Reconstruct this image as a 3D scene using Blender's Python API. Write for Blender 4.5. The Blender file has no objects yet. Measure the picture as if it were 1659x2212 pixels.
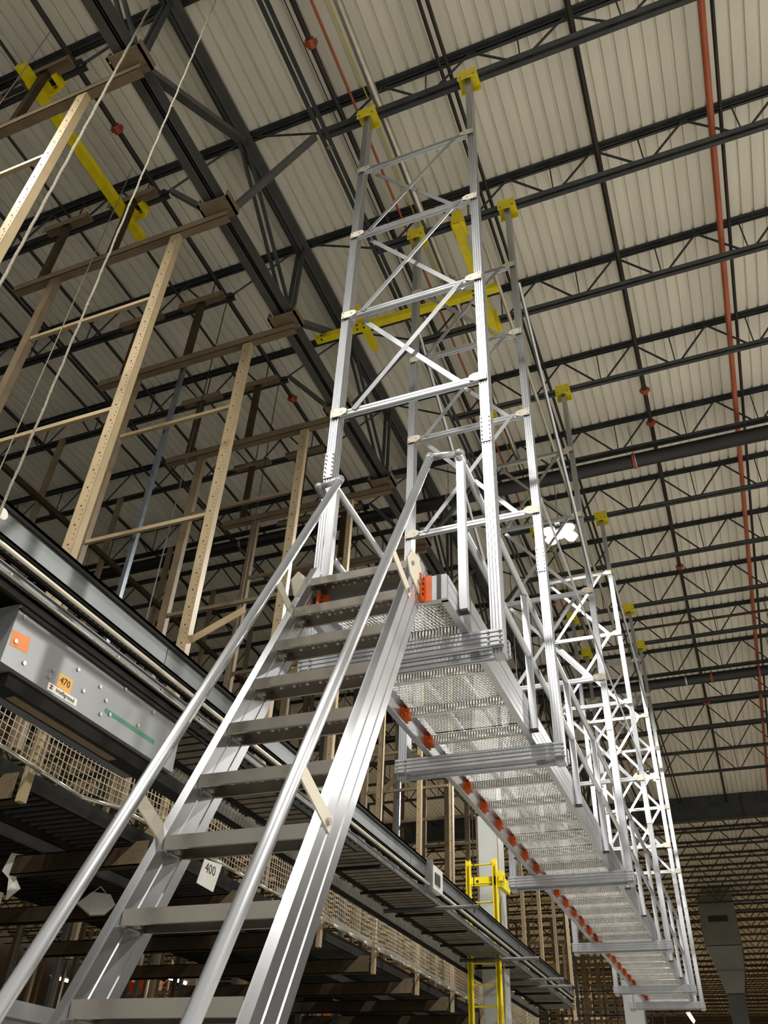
import bpy, math, random
from mathutils import Vector, Matrix
random.seed(7)
S = bpy.context.scene
C = S.collection
PI = math.pi

# ------------------------------------------------------------------ camera
cam = bpy.data.cameras.new('camera')
camo = bpy.data.objects.new('camera', cam)
C.objects.link(camo)
# rows: camera right, down, forward expressed in world axes (x right, y along the catwalk, z up)
R = ((0.92914732, 0.36759458, 0.03949024),
     (-0.19970019, 0.58890264, -0.78314336),
     (-0.31113516, 0.71976934, 0.62058602))
camo.matrix_world = Matrix(((R[0][0], -R[1][0], -R[2][0], 0), (R[0][1], -R[1][1], -R[2][1], 0),
                            (R[0][2], -R[1][2], -R[2][2], 0), (0, 0, 0, 1)))
cam.sensor_fit = 'VERTICAL'
cam.sensor_height = 24.0
cam.lens = 24.0 * 1770.14 / 2212.0
cam.clip_end = 300
S.camera = camo

# ------------------------------------------------------------------ light of the hall
w = bpy.data.worlds.new('hall_air')
S.world = w
w.use_nodes = True
w.node_tree.nodes['Background'].inputs[0].default_value = (1.0, 0.96, 0.89, 1)
w.node_tree.nodes['Background'].inputs[1].default_value = 0.55
LAMP_W = 520.0            # watts of one high bay lamp of the middle row
LAMP_R = 1350.0            # the row out on the open floor to the right
S.view_settings.view_transform = 'Standard'
S.view_settings.look = 'None'
S.view_settings.gamma = 1.0
S.view_settings.use_curve_mapping = False
S.view_settings.exposure = 0.08
S.cycles.max_bounces = 6
S.cycles.diffuse_bounces = 4
S.cycles.glossy_bounces = 3
S.cycles.transparent_max_bounces = 4
S.cycles.caustics_reflective = False
S.cycles.caustics_refractive = False
S.cycles.sample_clamp_indirect = 4.0
S.cycles.use_denoising = True

FLOOR = -1.5
DECK = 10.56
JB = 9.84                 # underside of the roof joists
JY = [4.24 + 1.73 * i for i in range(-1, 16)]


# ------------------------------------------------------------------ materials
def mat(name, col, rough=0.5, metal=0.0, var=0.12, scale=6.0, bump=0.0, stretch=None, emit=None, rvar=0.0, coat=None):
    m = bpy.data.materials.new(name)
    m.use_nodes = True
    nt = m.node_tree
    b = nt.nodes['Principled BSDF']
    b.inputs['Roughness'].default_value = rough
    b.inputs['Metallic'].default_value = metal
    if emit:
        b.inputs['Base Color'].default_value = (*col, 1)
        b.inputs['Emission Color'].default_value = (*emit[0], 1)
        b.inputs['Emission Strength'].default_value = emit[1]
        return m
    tc = nt.nodes.new('ShaderNodeTexCoord')
    mp = nt.nodes.new('ShaderNodeMapping')
    if stretch:
        mp.inputs['Scale'].default_value = stretch
    nz = nt.nodes.new('ShaderNodeTexNoise')
    nz.inputs['Scale'].default_value = scale
    nz.inputs['Detail'].default_value = 4
    rp = nt.nodes.new('ShaderNodeValToRGB')
    rp.color_ramp.elements[0].position = 0.3
    rp.color_ramp.elements[1].position = 0.7
    lo = tuple(max(0, c * (1 - var)) for c in col)
    hi = tuple(min(1, c * (1 + var)) for c in col)
    rp.color_ramp.elements[0].color = (*lo, 1)
    rp.color_ramp.elements[1].color = (*hi, 1)
    L = nt.links.new
    L(tc.outputs['Object'], mp.inputs['Vector'])
    L(mp.outputs['Vector'], nz.inputs['Vector'])
    L(nz.outputs['Fac'], rp.inputs['Fac'])
    L(rp.outputs['Color'], b.inputs['Base Color'])
    if rvar:
        mr = nt.nodes.new('ShaderNodeMapRange')
        mr.inputs['To Min'].default_value = max(0.05, rough - rvar)
        mr.inputs['To Max'].default_value = rough + rvar
        L(nz.outputs['Fac'], mr.inputs['Value'])
        L(mr.outputs['Result'], b.inputs['Roughness'])
    if bump:
        bp = nt.nodes.new('ShaderNodeBump')
        bp.inputs['Strength'].default_value = bump
        bp.inputs['Distance'].default_value = 0.005
        L(nz.outputs['Fac'], bp.inputs['Height'])
        L(bp.outputs['Normal'], b.inputs['Normal'])
    return m


ALU = mat('mill_aluminium', (0.56, 0.58, 0.615), 0.36, 0.90, 0.05, 9, rvar=0.04, stretch=(1, 1, 0.15))
ALU2 = mat('brushed_aluminium', (0.55, 0.565, 0.60), 0.30, 0.93, 0.04, 5, rvar=0.03)
TREAD = mat('tread_aluminium', (0.36, 0.335, 0.295), 0.30, 0.93, 0.1, 8, rvar=0.1)
DIMPLE = mat('tread_hole_glint', (0.85, 0.82, 0.76), 0.35, 0.35, 0.05)  # pale colour stands for light glinting at the tread holes
GRATE = mat('grating_aluminium', (0.80, 0.79, 0.76), 0.36, 0.65, 0.08, 14)
CREAM = mat('cream_plate', (0.70, 0.65, 0.53), 0.5, 0.25, 0.06, 5)
GREYCAP = mat('grey_pipe_fitting', (0.30, 0.31, 0.32), 0.5, 0.5, 0.1)
BLACK = mat('black_rubber', (0.012, 0.012, 0.013), 0.5, 0, 0.2)
BOLT = mat('zinc_bolt', (0.45, 0.43, 0.40), 0.35, 0.9, 0.1)
ORANGE = mat('orange_paint', (0.62, 0.105, 0.012), 0.45, 0, 0.15, 10)
YELLOW = mat('yellow_paint', (0.80, 0.66, 0.012), 0.42, 0, 0.12, 7)
LADDERY = mat('safety_yellow', (0.80, 0.66, 0.012), 0.4, 0, 0.08, 6)
DECKM = mat('painted_roof_deck', (0.80, 0.765, 0.65), 0.6, 0, 0.07, 1.3, stretch=(3, 0.35, 1))
STEEL = mat('dark_joist_steel', (0.034, 0.038, 0.038), 0.55, 0.1, 0.35, 5)
STEEL2 = mat('grey_girder_steel', (0.085, 0.085, 0.08), 0.5, 0.2, 0.15, 3)
FARSTEEL = mat('warm_lit_joist_steel', (0.035, 0.028, 0.020), 0.6, 0.0, 0.3, 2)  # joist steel with the warmer far light put into its colour
BROWN = mat('rusty_pipe', (0.020, 0.013, 0.009), 0.5, 0.2, 0.5, 3)
REDPIPE = mat('orange_red_pipe', (0.40, 0.095, 0.038), 0.45, 0, 0.15, 2)
COUP = mat('red_coupling', (0.30, 0.06, 0.02), 0.5, 0, 0.2)
DUCTM = mat('black_main_pipe', (0.016, 0.016, 0.017), 0.45, 0.2, 0.3, 2)
GALV = mat('galvanised_pipe', (0.50, 0.48, 0.40), 0.32, 0.8, 0.12, 8)
PALE = mat('pale_conduit', (0.62, 0.58, 0.47), 0.4, 0.35, 0.08, 5)
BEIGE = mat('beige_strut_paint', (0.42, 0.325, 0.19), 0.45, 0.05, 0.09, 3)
TAN = mat('tan_and_shaded_beige', (0.20, 0.15, 0.09), 0.5, 0.05, 0.14, 4)  # beige with shade put into the colour for the hung beams, tan elsewhere
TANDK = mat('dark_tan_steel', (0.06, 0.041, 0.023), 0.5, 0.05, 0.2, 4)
HOLE = mat('punched_hole_dark', (0.03, 0.024, 0.016), 0.8, 0, 0.1)
ROPE = mat('weathered_rope', (0.23, 0.21, 0.16), 0.8, 0, 0.25, 90, bump=0.6)
BLUEST = mat('blue_grey_strut', (0.16, 0.19, 0.22), 0.35, 0.6, 0.15, 5)
PANEL = mat('grey_conveyor_panel', (0.20, 0.215, 0.22), 0.36, 0.6, 0.12, 1.6, rvar=0.08)
PANEL2 = mat('light_grey_panel', (0.25, 0.26, 0.265), 0.40, 0.4, 0.08, 2)
SLOTM = mat('black_slotted_channel', (0.018, 0.018, 0.017), 0.4, 0.3, 0.3, 5)
SLOTL = mat('white_roller_slot', (0.62, 0.60, 0.54), 0.5, 0, 0.1)
DARK = mat('dark_conveyor_steel', (0.014, 0.013, 0.011), 0.55, 0.2, 0.4, 6)
PLANK = mat('brown_conveyor_slat', (0.16, 0.135, 0.10), 0.6, 0.1, 0.3, 5)
NET = mat('beige_netting', (0.50, 0.43, 0.31), 0.7, 0, 0.12, 9)
PICK = mat('grey_roller', (0.46, 0.46, 0.43), 0.45, 0.3, 0.2, 4)
ROLLER = mat('dull_roller', (0.085, 0.08, 0.07), 0.5, 0.4, 0.3, 4)
WHITE = mat('white_sheet', (0.80, 0.79, 0.74), 0.6, 0, 0.05)
STICK = mat('orange_sticker', (0.80, 0.27, 0.08), 0.6, 0, 0.05)
STICK2 = mat('amber_sticker', (0.80, 0.42, 0.09), 0.6, 0, 0.05)
GREEN = mat('green_label', (0.03, 0.20, 0.10), 0.5, 0, 0.1)
INK = mat('black_ink', (0.02, 0.02, 0.02), 0.7, 0, 0.1)
INKR = mat('red_ink', (0.30, 0.02, 0.03), 0.7, 0, 0.1)
COLM = mat('grey_column_paint', (0.46, 0.48, 0.46), 0.5, 0, 0.06, 2)
CLEAR = mat('clear_plastic_cover', (0.70, 0.70, 0.66), 0.15, 0.1, 0.05)
CONC = mat('pale_concrete', (0.46, 0.445, 0.41), 0.55, 0, 0.12, 0.5)
WALLM = mat('warm_wall_panel', (0.09, 0.066, 0.04), 0.7, 0, 0.15, 0.6)
HVAC = mat('grey_duct_sheet', (0.20, 0.20, 0.17), 0.45, 0.4, 0.15, 0.8)
CARTON = mat('brown_carton', (0.34, 0.19, 0.08), 0.7, 0, 0.25, 2)
GLOW = mat('lamp_glow', (1, 1, 1), 0.5, emit=((1.0, 0.93, 0.80), 60.0))
GLOW2 = mat('tube_glow', (1, 1, 1), 0.5, emit=((1.0, 0.88, 0.68), 14.0))


for m_ in (DARK, SLOTM, TANDK, ROLLER):
    b_ = m_.node_tree.nodes['Principled BSDF']
    b_.inputs['Roughness'].default_value = 0.8
    b_.inputs['Metallic'].default_value = 0.0
    b_.inputs['Specular IOR Level'].default_value = 0.15


# ------------------------------------------------------------------ mesh builder
class M:
    def __init__(s):
        s.v = []
        s.f = []

    def add(s, pts, faces):
        n = len(s.v)
        s.v += [tuple(p) for p in pts]
        s.f += [tuple(i + n for i in f) for f in faces]
        return s

    def box(s, x0, y0, z0, x1, y1, z1):
        return s.add([(x0, y0, z0), (x1, y0, z0), (x1, y1, z0), (x0, y1, z0), (x0, y0, z1), (x1, y0, z1), (x1, y1, z1), (x0, y1, z1)],
                     [(3, 2, 1, 0), (4, 5, 6, 7), (0, 1, 5, 4), (1, 2, 6, 5), (2, 3, 7, 6), (3, 0, 4, 7)])

    def frame(s, p, q, up):
        p, q, up = Vector(p), Vector(q), Vector(up)
        d = (q - p).normalized()
        a = d.cross(up)
        if a.length < 1e-4:
            a = d.cross(Vector((0, 1, 0)))
        a.normalize()
        return p, q, a, a.cross(d).normalized()

    def prism(s, prof, p, q, up=(0, 0, 1)):
        """profile (a, b): a sideways, b along up"""
        p, q, a, b = s.frame(p, q, up)
        n = len(prof)
        pts = [p + a * u + b * v for u, v in prof] + [q + a * u + b * v for u, v in prof]
        fs = [tuple(range(n - 1, -1, -1)), tuple(range(n, 2 * n))]
        fs += [(i, (i + 1) % n, n + (i + 1) % n, n + i) for i in range(n)]
        return s.add(pts, fs)

    def bar(s, p, q, w, h, up=(0, 0, 1)):
        return s.prism([(-w / 2, -h / 2), (w / 2, -h / 2), (w / 2, h / 2), (-w / 2, h / 2)], p, q, up)

    def tube(s, p, q, r, n=8):
        return s.prism([(r * math.cos(2 * PI * i / n), r * math.sin(2 * PI * i / n)) for i in range(n)], p, q)

    def path(s, pts, r, n=8):
        for i in range(len(pts) - 1):
            s.tube(pts[i], pts[i + 1], r, n)
            if i:
                s.ball(pts[i], r * 1.02, n)
        return s

    def ball(s, c, r, n=8):
        m = max(4, n // 2)
        c = Vector(c)
        pts = [c + Vector((0, 0, r))]
        for j in range(1, m):
            t = PI * j / m
            for i in range(n):
                pts.append(c + Vector((r * math.sin(t) * math.cos(2 * PI * i / n), r * math.sin(t) * math.sin(2 * PI * i / n), r * math.cos(t))))
        pts.append(c - Vector((0, 0, r)))
        fs = [(0, 1 + i, 1 + (i + 1) % n) for i in range(n)]
        for j in range(m - 2):
            o = 1 + j * n
            fs += [(o + i, o + n + i, o + n + (i + 1) % n, o + (i + 1) % n) for i in range(n)]
        o = 1 + (m - 2) * n
        fs += [(len(pts) - 1, o + (i + 1) % n, o + i) for i in range(n)]
        return s.add(pts, fs)

    def disc(s, c, r, h, nrm, n=6):
        c, nrm = Vector(c), Vector(nrm)
        return s.tube(c, c + nrm * h, r, n)

    def plate(s, pts, t):
        """a flat polygon with thickness t along its normal"""
        P = [Vector(p) for p in pts]
        n = (P[1] - P[0]).cross(P[-1] - P[0]).normalized()
        k = len(P)
        return s.add(P + [p + n * t for p in P], [tuple(range(k - 1, -1, -1)), tuple(range(k, 2 * k))] +
                     [(i, (i + 1) % k, k + (i + 1) % k, k + i) for i in range(k)])

    def mesh(s, name, m, smooth=False):
        me = bpy.data.meshes.new(name)
        me.from_pydata(s.v, [], s.f)
        me.materials.append(m)
        if smooth:
            for p in me.polygons:
                p.use_smooth = True
        me.update()
        return me


def empty(name, loc, label, cat, group=None):
    o = bpy.data.objects.new(name, None)
    o.location = loc
    o.empty_display_size = 0.2
    C.objects.link(o)
    tag(o, label, cat, group)
    return o


def tag(o, label, cat, group=None):
    o['label'] = label
    o['category'] = cat
    if group:
        o['group'] = group
    return o


WORLD = {}


def part(name, me, parent=None, loc=(0, 0, 0), m=None, stuff=False, label=None):
    """link a mesh (or an M with material m); loc is in world coordinates"""
    if isinstance(me, M):
        me = me.mesh(name, m)
    o = bpy.data.objects.new(name, me)
    C.objects.link(o)
    loc = Vector(loc)
    WORLD[o] = loc
    if parent is not None:
        o.parent = parent
        o.location = loc - WORLD.get(parent, Vector(parent.location))
        if parent not in WORLD:
            WORLD[parent] = Vector(parent.location)
    else:
        o.location = loc
    if stuff:
        o['kind'] = 'stuff'
    if label:
        o['label'] = label
    return o


def single(name, mm, m, label, cat, group=None, base=None):
    """a thing that is one mesh, its origin moved to base"""
    if base is None:
        base = [(min(v[i] for v in mm.v) + max(v[i] for v in mm.v)) / 2 for i in (0, 1)] + [min(v[2] for v in mm.v)]
    mm.v = [(a - base[0], b - base[1], c - base[2]) for a, b, c in mm.v]
    return tag(part(name, mm, None, base, m), label, cat, group)


def struct(name, mm, m):
    o = part(name, mm, None, (0, 0, 0), m)
    o['kind'] = 'structure'
    return o


def dup(root, off, label=None):
    off = Vector(off)
    r = root.copy()
    C.objects.link(r)
    r.location = root.location + off
    if label:
        r['label'] = label
    for ch in list(root.children):
        c = ch.copy()
        C.objects.link(c)
        c.parent = r
        for g in list(ch.children):
            d = g.copy()
            C.objects.link(d)
            d.parent = c
    return r


ORD = ['first', 'second', 'third', 'fourth', 'fifth', 'sixth', 'seventh', 'eighth', 'ninth', 'tenth', 'eleventh', 'twelfth',
       'thirteenth', 'fourteenth', 'fifteenth', 'sixteenth', 'seventeenth', 'eighteenth', 'nineteenth', 'twentieth',
       'twenty-first', 'twenty-second', 'twenty-third', 'twenty-fourth', 'twenty-fifth', 'twenty-sixth', 'twenty-seventh']
LETTER = {}


def text_mesh(txt, size, m, thick=0.0008):
    """flat block lettering built with the built-in vector font and turned into a mesh, in the local xy plane"""
    cu = bpy.data.curves.new('lettering', 'FONT')
    cu.body = txt
    cu.size = size
    cu.align_x = 'CENTER'
    cu.align_y = 'CENTER'
    cu.extrude = thick
    cu.resolution_u = 2
    o = bpy.data.objects.new('lettering', cu)
    me = bpy.data.meshes.new_from_object(o)
    bpy.data.objects.remove(o)
    me.materials.clear()
    me.materials.append(m)
    return me


# ================================================================== setting: floor, roof deck, walls
struct('floor', M().box(-46, -14, FLOOR - 0.2, 26, 84, FLOOR), CONC)

struct('floor_bounce_mask', M().box(-24, -8, FLOOR, -4.9, 28, 0.25), DARK)  # unseen dark block added to cut floor bounce and dim the left ceiling

ceiling = bpy.data.objects.new('ceiling', None)
C.objects.link(ceiling)
ceiling['kind'] = 'structure'
ceiling.location = (0, 0, DECK)
# one roof deck sheet 0.96 m wide: six flat pans with narrow raised flutes between them
sm = M()
prof = []
P_ = 0.16
for i in range(6):
    x = i * P_
    prof += [(x, 0.0), (x + 0.118, 0.0), (x + 0.126, 0.038), (x + 0.152, 0.038)]
prof.append((6 * P_, 0.0))
Y0, Y1 = -13.5, 83.5
for (xa, za), (xb, zb) in zip(prof[:-1], prof[1:]):
    sm.add([(xa, Y0, za), (xb, Y0, zb), (xb, Y1, zb), (xa, Y1, za)], [(0, 1, 2, 3)])
sm.add([(0, Y0, 0.05), (0.96, Y0, 0.05), (0.96, Y1, 0.05), (0, Y1, 0.05)], [(0, 1, 2, 3)])
sheet = sm.mesh('deck_sheet', DECKM)
for i in range(-47, 27):
    part('deck_sheet', sheet, ceiling, (i * 0.96, 0, DECK + (0.0015 if i % 2 else 0)))

struct('wall_far', M().box(-46, 83.6, FLOOR, 26, 84, DECK + 0.3), WALLM)
struct('wall_right', M().box(26, 13, FLOOR, 26.3, 84, DECK + 0.3), WALLM)
struct('wall_left', M().box(-46.3, -14, FLOOR, -46, 84, DECK + 0.3), WALLM)


# ================================================================== roof joists
GX = -4.06                # plane of the joist girder


def joist_meshes(x0, x1, t0, side):
    """shared meshes of one near roof joist; x measured in world, y = 0 at the joist"""
    out = {}
    zt = DECK - 0.005
    a = M()
    for sgn in (-1, 1):
        # an angle: horizontal leg and vertical leg
        a.box(min(sgn * 0.012, sgn * 0.078), 0, 0, max(sgn * 0.012, sgn * 0.078), 1, 1)
    def angle(xa, xb, s, z, up):
        m = M()
        y_in, y_out = s * 0.011, s * 0.072
        zz = (z, z + 0.009) if up else (z - 0.009, z)
        m.box(xa, min(y_in, y_out), zz[0], xb, max(y_in, y_out), zz[1])
        zv = (z, z + 0.062) if up else (z - 0.062, z)
        m.box(xa, min(y_in, y_in + s * 0.009), zv[0], xb, max(y_in, y_in + s * 0.009), zv[1])
        return m
    out['top'] = [angle(GX + (0.02 if side > 0 else -0.02), x1 if side > 0 else x0, s, zt, False).mesh('top_chord_angle', STEEL) for s in (-1, 1)]
    out['bot'] = [angle(x0 if side > 0 else x0, x1, s, JB, True).mesh('bottom_chord_angle', STEEL) for s in (-1, 1)]
    P = 1.14
    out['dl'] = M().tube((0, 0, zt - 0.03), (-0.50, 0, JB + 0.03), 0.016, 6).mesh('web_rod', STEEL)
    out['dr'] = M().tube((0, 0, zt - 0.03), (0.50, 0, JB + 0.03), 0.016, 6).mesh('web_rod', STEEL)
    out['v'] = M().tube((0, 0, JB + 0.02), (-0.0, 0, zt - 0.02), 0.010, 5).mesh('web_strut', STEEL)
    return out


def near_joist(y, label, side, meshes, xr, nodes, group):
    root = empty('roof_joist', ((xr[0] + xr[1]) / 2, y, JB), label, 'joist', group)
    for k in ('top', 'bot'):
        for me in meshes[k]:
            part(me.name, me, root, (0, y, 0))
    for x in nodes:
        if x - 0.5 >= xr[0] - 0.05:
            part('web_rod', meshes['dl'], root, (x, y, 0))
        if x + 0.5 <= xr[1] + 0.05:
            part('web_rod', meshes['dr'], root, (x, y, 0))
        if xr[0] < x + 0.57 < xr[1]:
            part('web_strut', meshes['v'], root, (x + 0.57, y, 0))
    return root


XR = (-2.92, 4.6)
XL = (-16.4, -5.15)
right_m = joist_meshes(XR[0], XR[1], 0.14, 1)
left_m = joist_meshes(XL[0], XL[1], 0.14, -1)
right_nodes = [0.14 + 1.14 * k for k in range(-2, 4)]
left_nodes = [-4.99 - 1.14 * k for k in range(1, 11)]
endR = M().tube((GX + 0.12, 0, DECK - 0.05), (XR[0] + 0.05, 0, JB + 0.03), 0.016, 6).mesh('end_web', STEEL)
endL = M().tube((GX - 0.12, 0, DECK - 0.05), (XL[1] - 0.05, 0, JB + 0.03), 0.016, 6).mesh('end_web', STEEL)
WHERE = {1: 'carrying the front pair of catwalk posts', 2: 'carrying the second pair of catwalk posts',
         3: 'next behind the second pair of catwalk posts', 4: 'carrying the third pair of catwalk posts',
         5: 'just above the nearer thick black pipe', 6: 'carrying the fourth pair of catwalk posts',
         7: 'between the fourth and fifth post pairs', 8: 'carrying the fifth pair of catwalk posts',
         9: 'carrying the farthest pair of catwalk posts', 10: 'just above the farther thick black pipe'}
for i, y in enumerate(JY[:15]):
    t = WHERE.get(i, None)
    lab = 'dark steel roof joist right of the girder, ' + (t if t else (ORD[i] + ' counted from the camera'))
    r = near_joist(y, lab, 1, right_m, XR, right_nodes, 'roof joists right of the girder')
    part('end_web', endR, r, (0, y, 0))
    r = near_joist(y, 'dark steel roof joist left of the girder, ' + ORD[i] + ' counted from the camera', -1, left_m, XL, left_nodes,
                   'roof joists left of the girder')
    part('end_web', endL, r, (0, y, 0))

# far joists beyond the smoke curtain, and the bays further left: simpler, webs joined
def far_joist_mesh(x0, x1, ph):
    ch = M().box(x0, -0.06, DECK - 0.07, x1, 0.06, DECK - 0.004)
    cb = M().box(x0, -0.055, JB, x1, 0.055, JB + 0.06)
    wb = M()
    x = x0 + ph
    while x + 1.14 < x1:
        wb.bar((x, 0, DECK - 0.05), (x + 0.57, 0, JB + 0.03), 0.035, 0.035)
        wb.bar((x + 0.57, 0, JB + 0.03), (x + 1.14, 0, DECK - 0.05), 0.035, 0.035)
        x += 1.14
    return ch, cb, wb


c1, c2, c3 = far_joist_mesh(-44, 12, 0.3)
fc = (c1.mesh('top_chord', FARSTEEL), c2.mesh('bottom_chord', FARSTEEL), c3.mesh('web', FARSTEEL))
FY = [32.6 + 1.73 * i for i in range(29)]
for i, y in enumerate(FY):
    lab = 'thin dark joist beyond the deep black curtain beam, ' + (ORD[i] if i < len(ORD) else ['twenty-eighth', 'twenty-ninth'][i - 27]) + ' of those'
    r = empty('far_roof_joist', (-16, y, JB), lab, 'joist', 'roof joists beyond the curtain beam')
    part('top_chord', fc[0], r, (0, y, 0))
    part('bottom_chord', fc[1], r, (0, y, 0))
    part('web', fc[2], r, (0, y, 0), stuff=True)
c1, c2, c3 = far_joist_mesh(-44, -16.8, 0.2)
fc2 = (c1.mesh('top_chord', STEEL), c2.mesh('bottom_chord', STEEL), c3.mesh('web', STEEL))
for i, y in enumerate(JY[2:16]):
    r = empty('side_bay_joist', (-30, y, JB), 'dark joist of the next bay beyond the left joists, ' + ORD[i] + ' of that bay', 'joist', 'roof joists of the far left bay')
    part('top_chord', fc2[0], r, (0, y, 0))
    part('bottom_chord', fc2[1], r, (0, y, 0))
    part('web', fc2[2], r, (0, y, 0), stuff=True)

# deep smoke curtain beam closing the near bays
r = empty('curtain_beam', (-16, 30.9, 9.72), 'deep black beam across the hall far behind the catwalk', 'beam')
m_ = M()
m_.box(-44, 30.88, 9.72, 12, 30.92, DECK - 0.004)
part('web_plate', m_, r, (0, 0, 0), STEEL)
part('lower_flange', M().box(-44, 30.78, 9.70, 12, 31.02, 9.725), r, (0, 0, 0), STEEL)
st = M().box(-0.02, -0.09, 9.73, 0.02, 0.09, DECK - 0.01).mesh('stiffener', STEEL)
for k in range(-8, 3):
    part('stiffener', st, r, (k * 4.0 + 0.7, 30.9, 0))

# ================================================================== joist girder on the left
def girder(gx, y0, y1, label, ylist, mats):
    zb, zt = 8.66, 10.36
    r = empty('joist_girder', (gx, (y0 + y1) / 2, zb), label, 'girder')
    for s in (-1, 1):
        a, b = sorted((s * 0.014, s * 0.135))
        m1 = M().box(gx + a, y0, zb, gx + b, y1, zb + 0.015)
        m1.box(gx + min(s * 0.014, s * 0.026), y0, zb, gx + max(s * 0.014, s * 0.026), y1, zb + 0.12)
        part('bottom_chord_angle', m1, r, (0, 0, 0), mats)
        a, b = sorted((s * 0.016, s * 0.115))
        m1 = M().box(gx + a, y0, zt, gx + b, y1, zt + 0.02)
        m1.box(gx + min(s * 0.016, s * 0.03), y0, zt - 0.12, gx + max(s * 0.016, s * 0.03), y1, zt + 0.02)
        part('top_chord_angle', m1, r, (0, 0, 0), mats)
    for i, y in enumerate(ylist):
        if i % 2 == 0:            # bottom panel point: heavy web rises away, light pair falls from behind
            part('web_diagonal', M().bar((gx, y, zb + 0.08), (gx, y + 1.73, zt - 0.04), 0.07, 0.11, (1, 0, 0)), r, (0, 0, 0), mats)
            for s in (-1, 1):
                part('web_tie', M().bar((gx + s * 0.045, y, zb + 0.08), (gx + s * 0.045, y - 1.73, zt - 0.04), 0.05, 0.035, (1, 0, 0)), r, (0, 0, 0), STEEL)
                part('web_post', M().bar((gx + s * 0.04, y, zb + 0.08), (gx + s * 0.04, y, zt - 0.04), 0.05, 0.04, (1, 0, 0)), r, (0, 0, 0), STEEL)
    return r


GY = [2.42 + 1.73 * i for i in range(-4, 15)]
girder(GX, -4.5, 30.6, 'grey double angle roof girder running away above the conveyor', [g for g in GY], STEEL2)
girder(-16.6, -4.5, 30.6, 'dark roof girder far left beyond the conveyor bay', GY, STEEL)
# knee braces from girder to the joists' bottom chords
for i, y in enumerate(JY[:15]):
    if i % 2 == 1:
        single('knee_brace', M().bar((GX + 0.13, y - 0.05, 8.72), (XR[0] - 0.09, y, JB + 0.03), 0.075, 0.06), STEEL2,
               'grey knee brace from the girder up to the right joists, ' + ORD[i // 2] + ' from the camera', 'brace', 'knee braces right of the girder')
        single('knee_brace', M().bar((GX - 0.13, y - 0.05, 8.72), (XL[1] + 0.05, y, JB + 0.03), 0.075, 0.06), STEEL2,
               'grey knee brace from the girder up to the left joists, ' + ORD[i // 2] + ' from the camera', 'brace', 'knee braces left of the girder')

# ================================================================== pipes and lines under the roof, all running away from the camera
def run(name, x, z, rad, m, label, y0=-4, y1=30.6, n=8, cat='pipe', coup=(), cm=None, box=None):
    root = empty(name, (x, (y0 + y1) / 2, z - rad), label, cat)
    if box:
        part(box, M().bar((x, y0, z), (x, y1, z), rad * 2, rad * 1.6), root, (0, 0, 0), m)
    else:
        part('pipe_run', M().tube((x, y0, z), (x, y1, z), rad, n).mesh('pipe_run', m, True), root)
    if coup:
        cme = M().tube((0, -0.05, 0), (0, 0.05, 0), rad * 1.7, 8)
        cme.bar((-rad * 2.3, 0, 0), (rad * 2.3, 0, 0), 0.05, rad * 1.2)
        cme = cme.mesh('coupling', cm or COUP)
        for y in coup:
            part('coupling', cme, root, (x, y, z))
    return root


def bridging(name, x, z, label):
    root = empty(name, (x, 13, z), label, 'bridging')
    for s in (-1, 1):
        a, b = sorted((s * 0.01, s * 0.065))
        m1 = M().box(x + a, -4, z - 0.008, x + b, 30.6, z)
        part('angle', m1, root, (0, 0, 0), STEEL)
    bl = M().disc((0, 0, 0), 0.03, -0.02, (0, 0, 1), 8).mesh('washer', BOLT)
    for k in range(12):
        part('washer', bl, root, (x, 2.3 + k * 2.1, z - 0.008))


bridging('chord_bridging', -2.885, JB - 0.004, 'dark double angle bridging along the right joist ends')
run('sprinkler_pipe', -2.68, 10.2, 0.035, BROWN, 'black sprinkler pipe with red coupling, nearest the girder on its right', coup=(3.35, 9.8, 16.2))
run('thin_wire', -2.80, 10.33, 0.007, BROWN, 'thin dark wire beside the bridging right of the girder', n=5, cat='wire')
run('rust_rod', -2.49, 10.25, 0.017, REDPIPE, 'thin rust coloured rod between sprinkler pipe and galvanised pipe', n=6, cat='rod')
run('yellow_cable', -2.33, 10.34, 0.008, YELLOW, 'thin yellow cable beside the galvanised pipe', n=5, cat='cable')
run('galvanised_pipe', -2.19, 10.15, 0.05, GALV, 'pale galvanised pipe above the catwalk', coup=(7.0, 14.0), cm=GALV)
run('dark_conduit', -1.36, 10.25, 0.022, BROWN, 'dark roof conduit left one of a close pair over the catwalk', n=6, cat='conduit')
run('dark_conduit', -1.27, 10.25, 0.022, BROWN, 'dark roof conduit right one of a close pair over the catwalk', n=6, cat='conduit')
run('pale_conduit', -1.42, 9.50, 0.026, PALE, 'pale conduit over the catwalk running to the lamp', y0=6.0, y1=16.5, n=6, cat='conduit')
run('sprinkler_pipe', 0.19, 10.2, 0.036, BROWN, 'black sprinkler pipe with rusty couplings crossing the open right ceiling', coup=(10.2, 11.0, 15.6, 22.5))
run('orange_pipe', 1.555, 10.12, 0.04, REDPIPE, 'orange red pipe along the right edge of the ceiling')
run('branch_pipe', 1.68, 10.2, 0.024, BROWN, 'thin black pipe beside the orange red pipe', n=6)
run('sprinkler_pipe', -5.45, 10.2, 0.036, BROWN, 'rusty sprinkler pipe with orange coupling left of the girder', coup=(3.4, 8.4, 14.0), cm=COUP)
run('branch_pipe', -6.13, 10.2, 0.024, BROWN, 'thin dark pipe, first beyond the rusty pipe left of the girder', n=6)
run('branch_pipe', -6.85, 10.2, 0.022, BROWN, 'thin dark pipe, second beyond the rusty pipe left of the girder', n=6)
run('branch_pipe', -7.75, 10.2, 0.028, BROWN, 'thin dark pipe, third beyond the rusty pipe left of the girder', n=6)
run('branch_pipe', -9.0, 10.2, 0.024, BROWN, 'thin dark pipe, fourth beyond the rusty pipe left of the girder', n=6)
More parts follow.
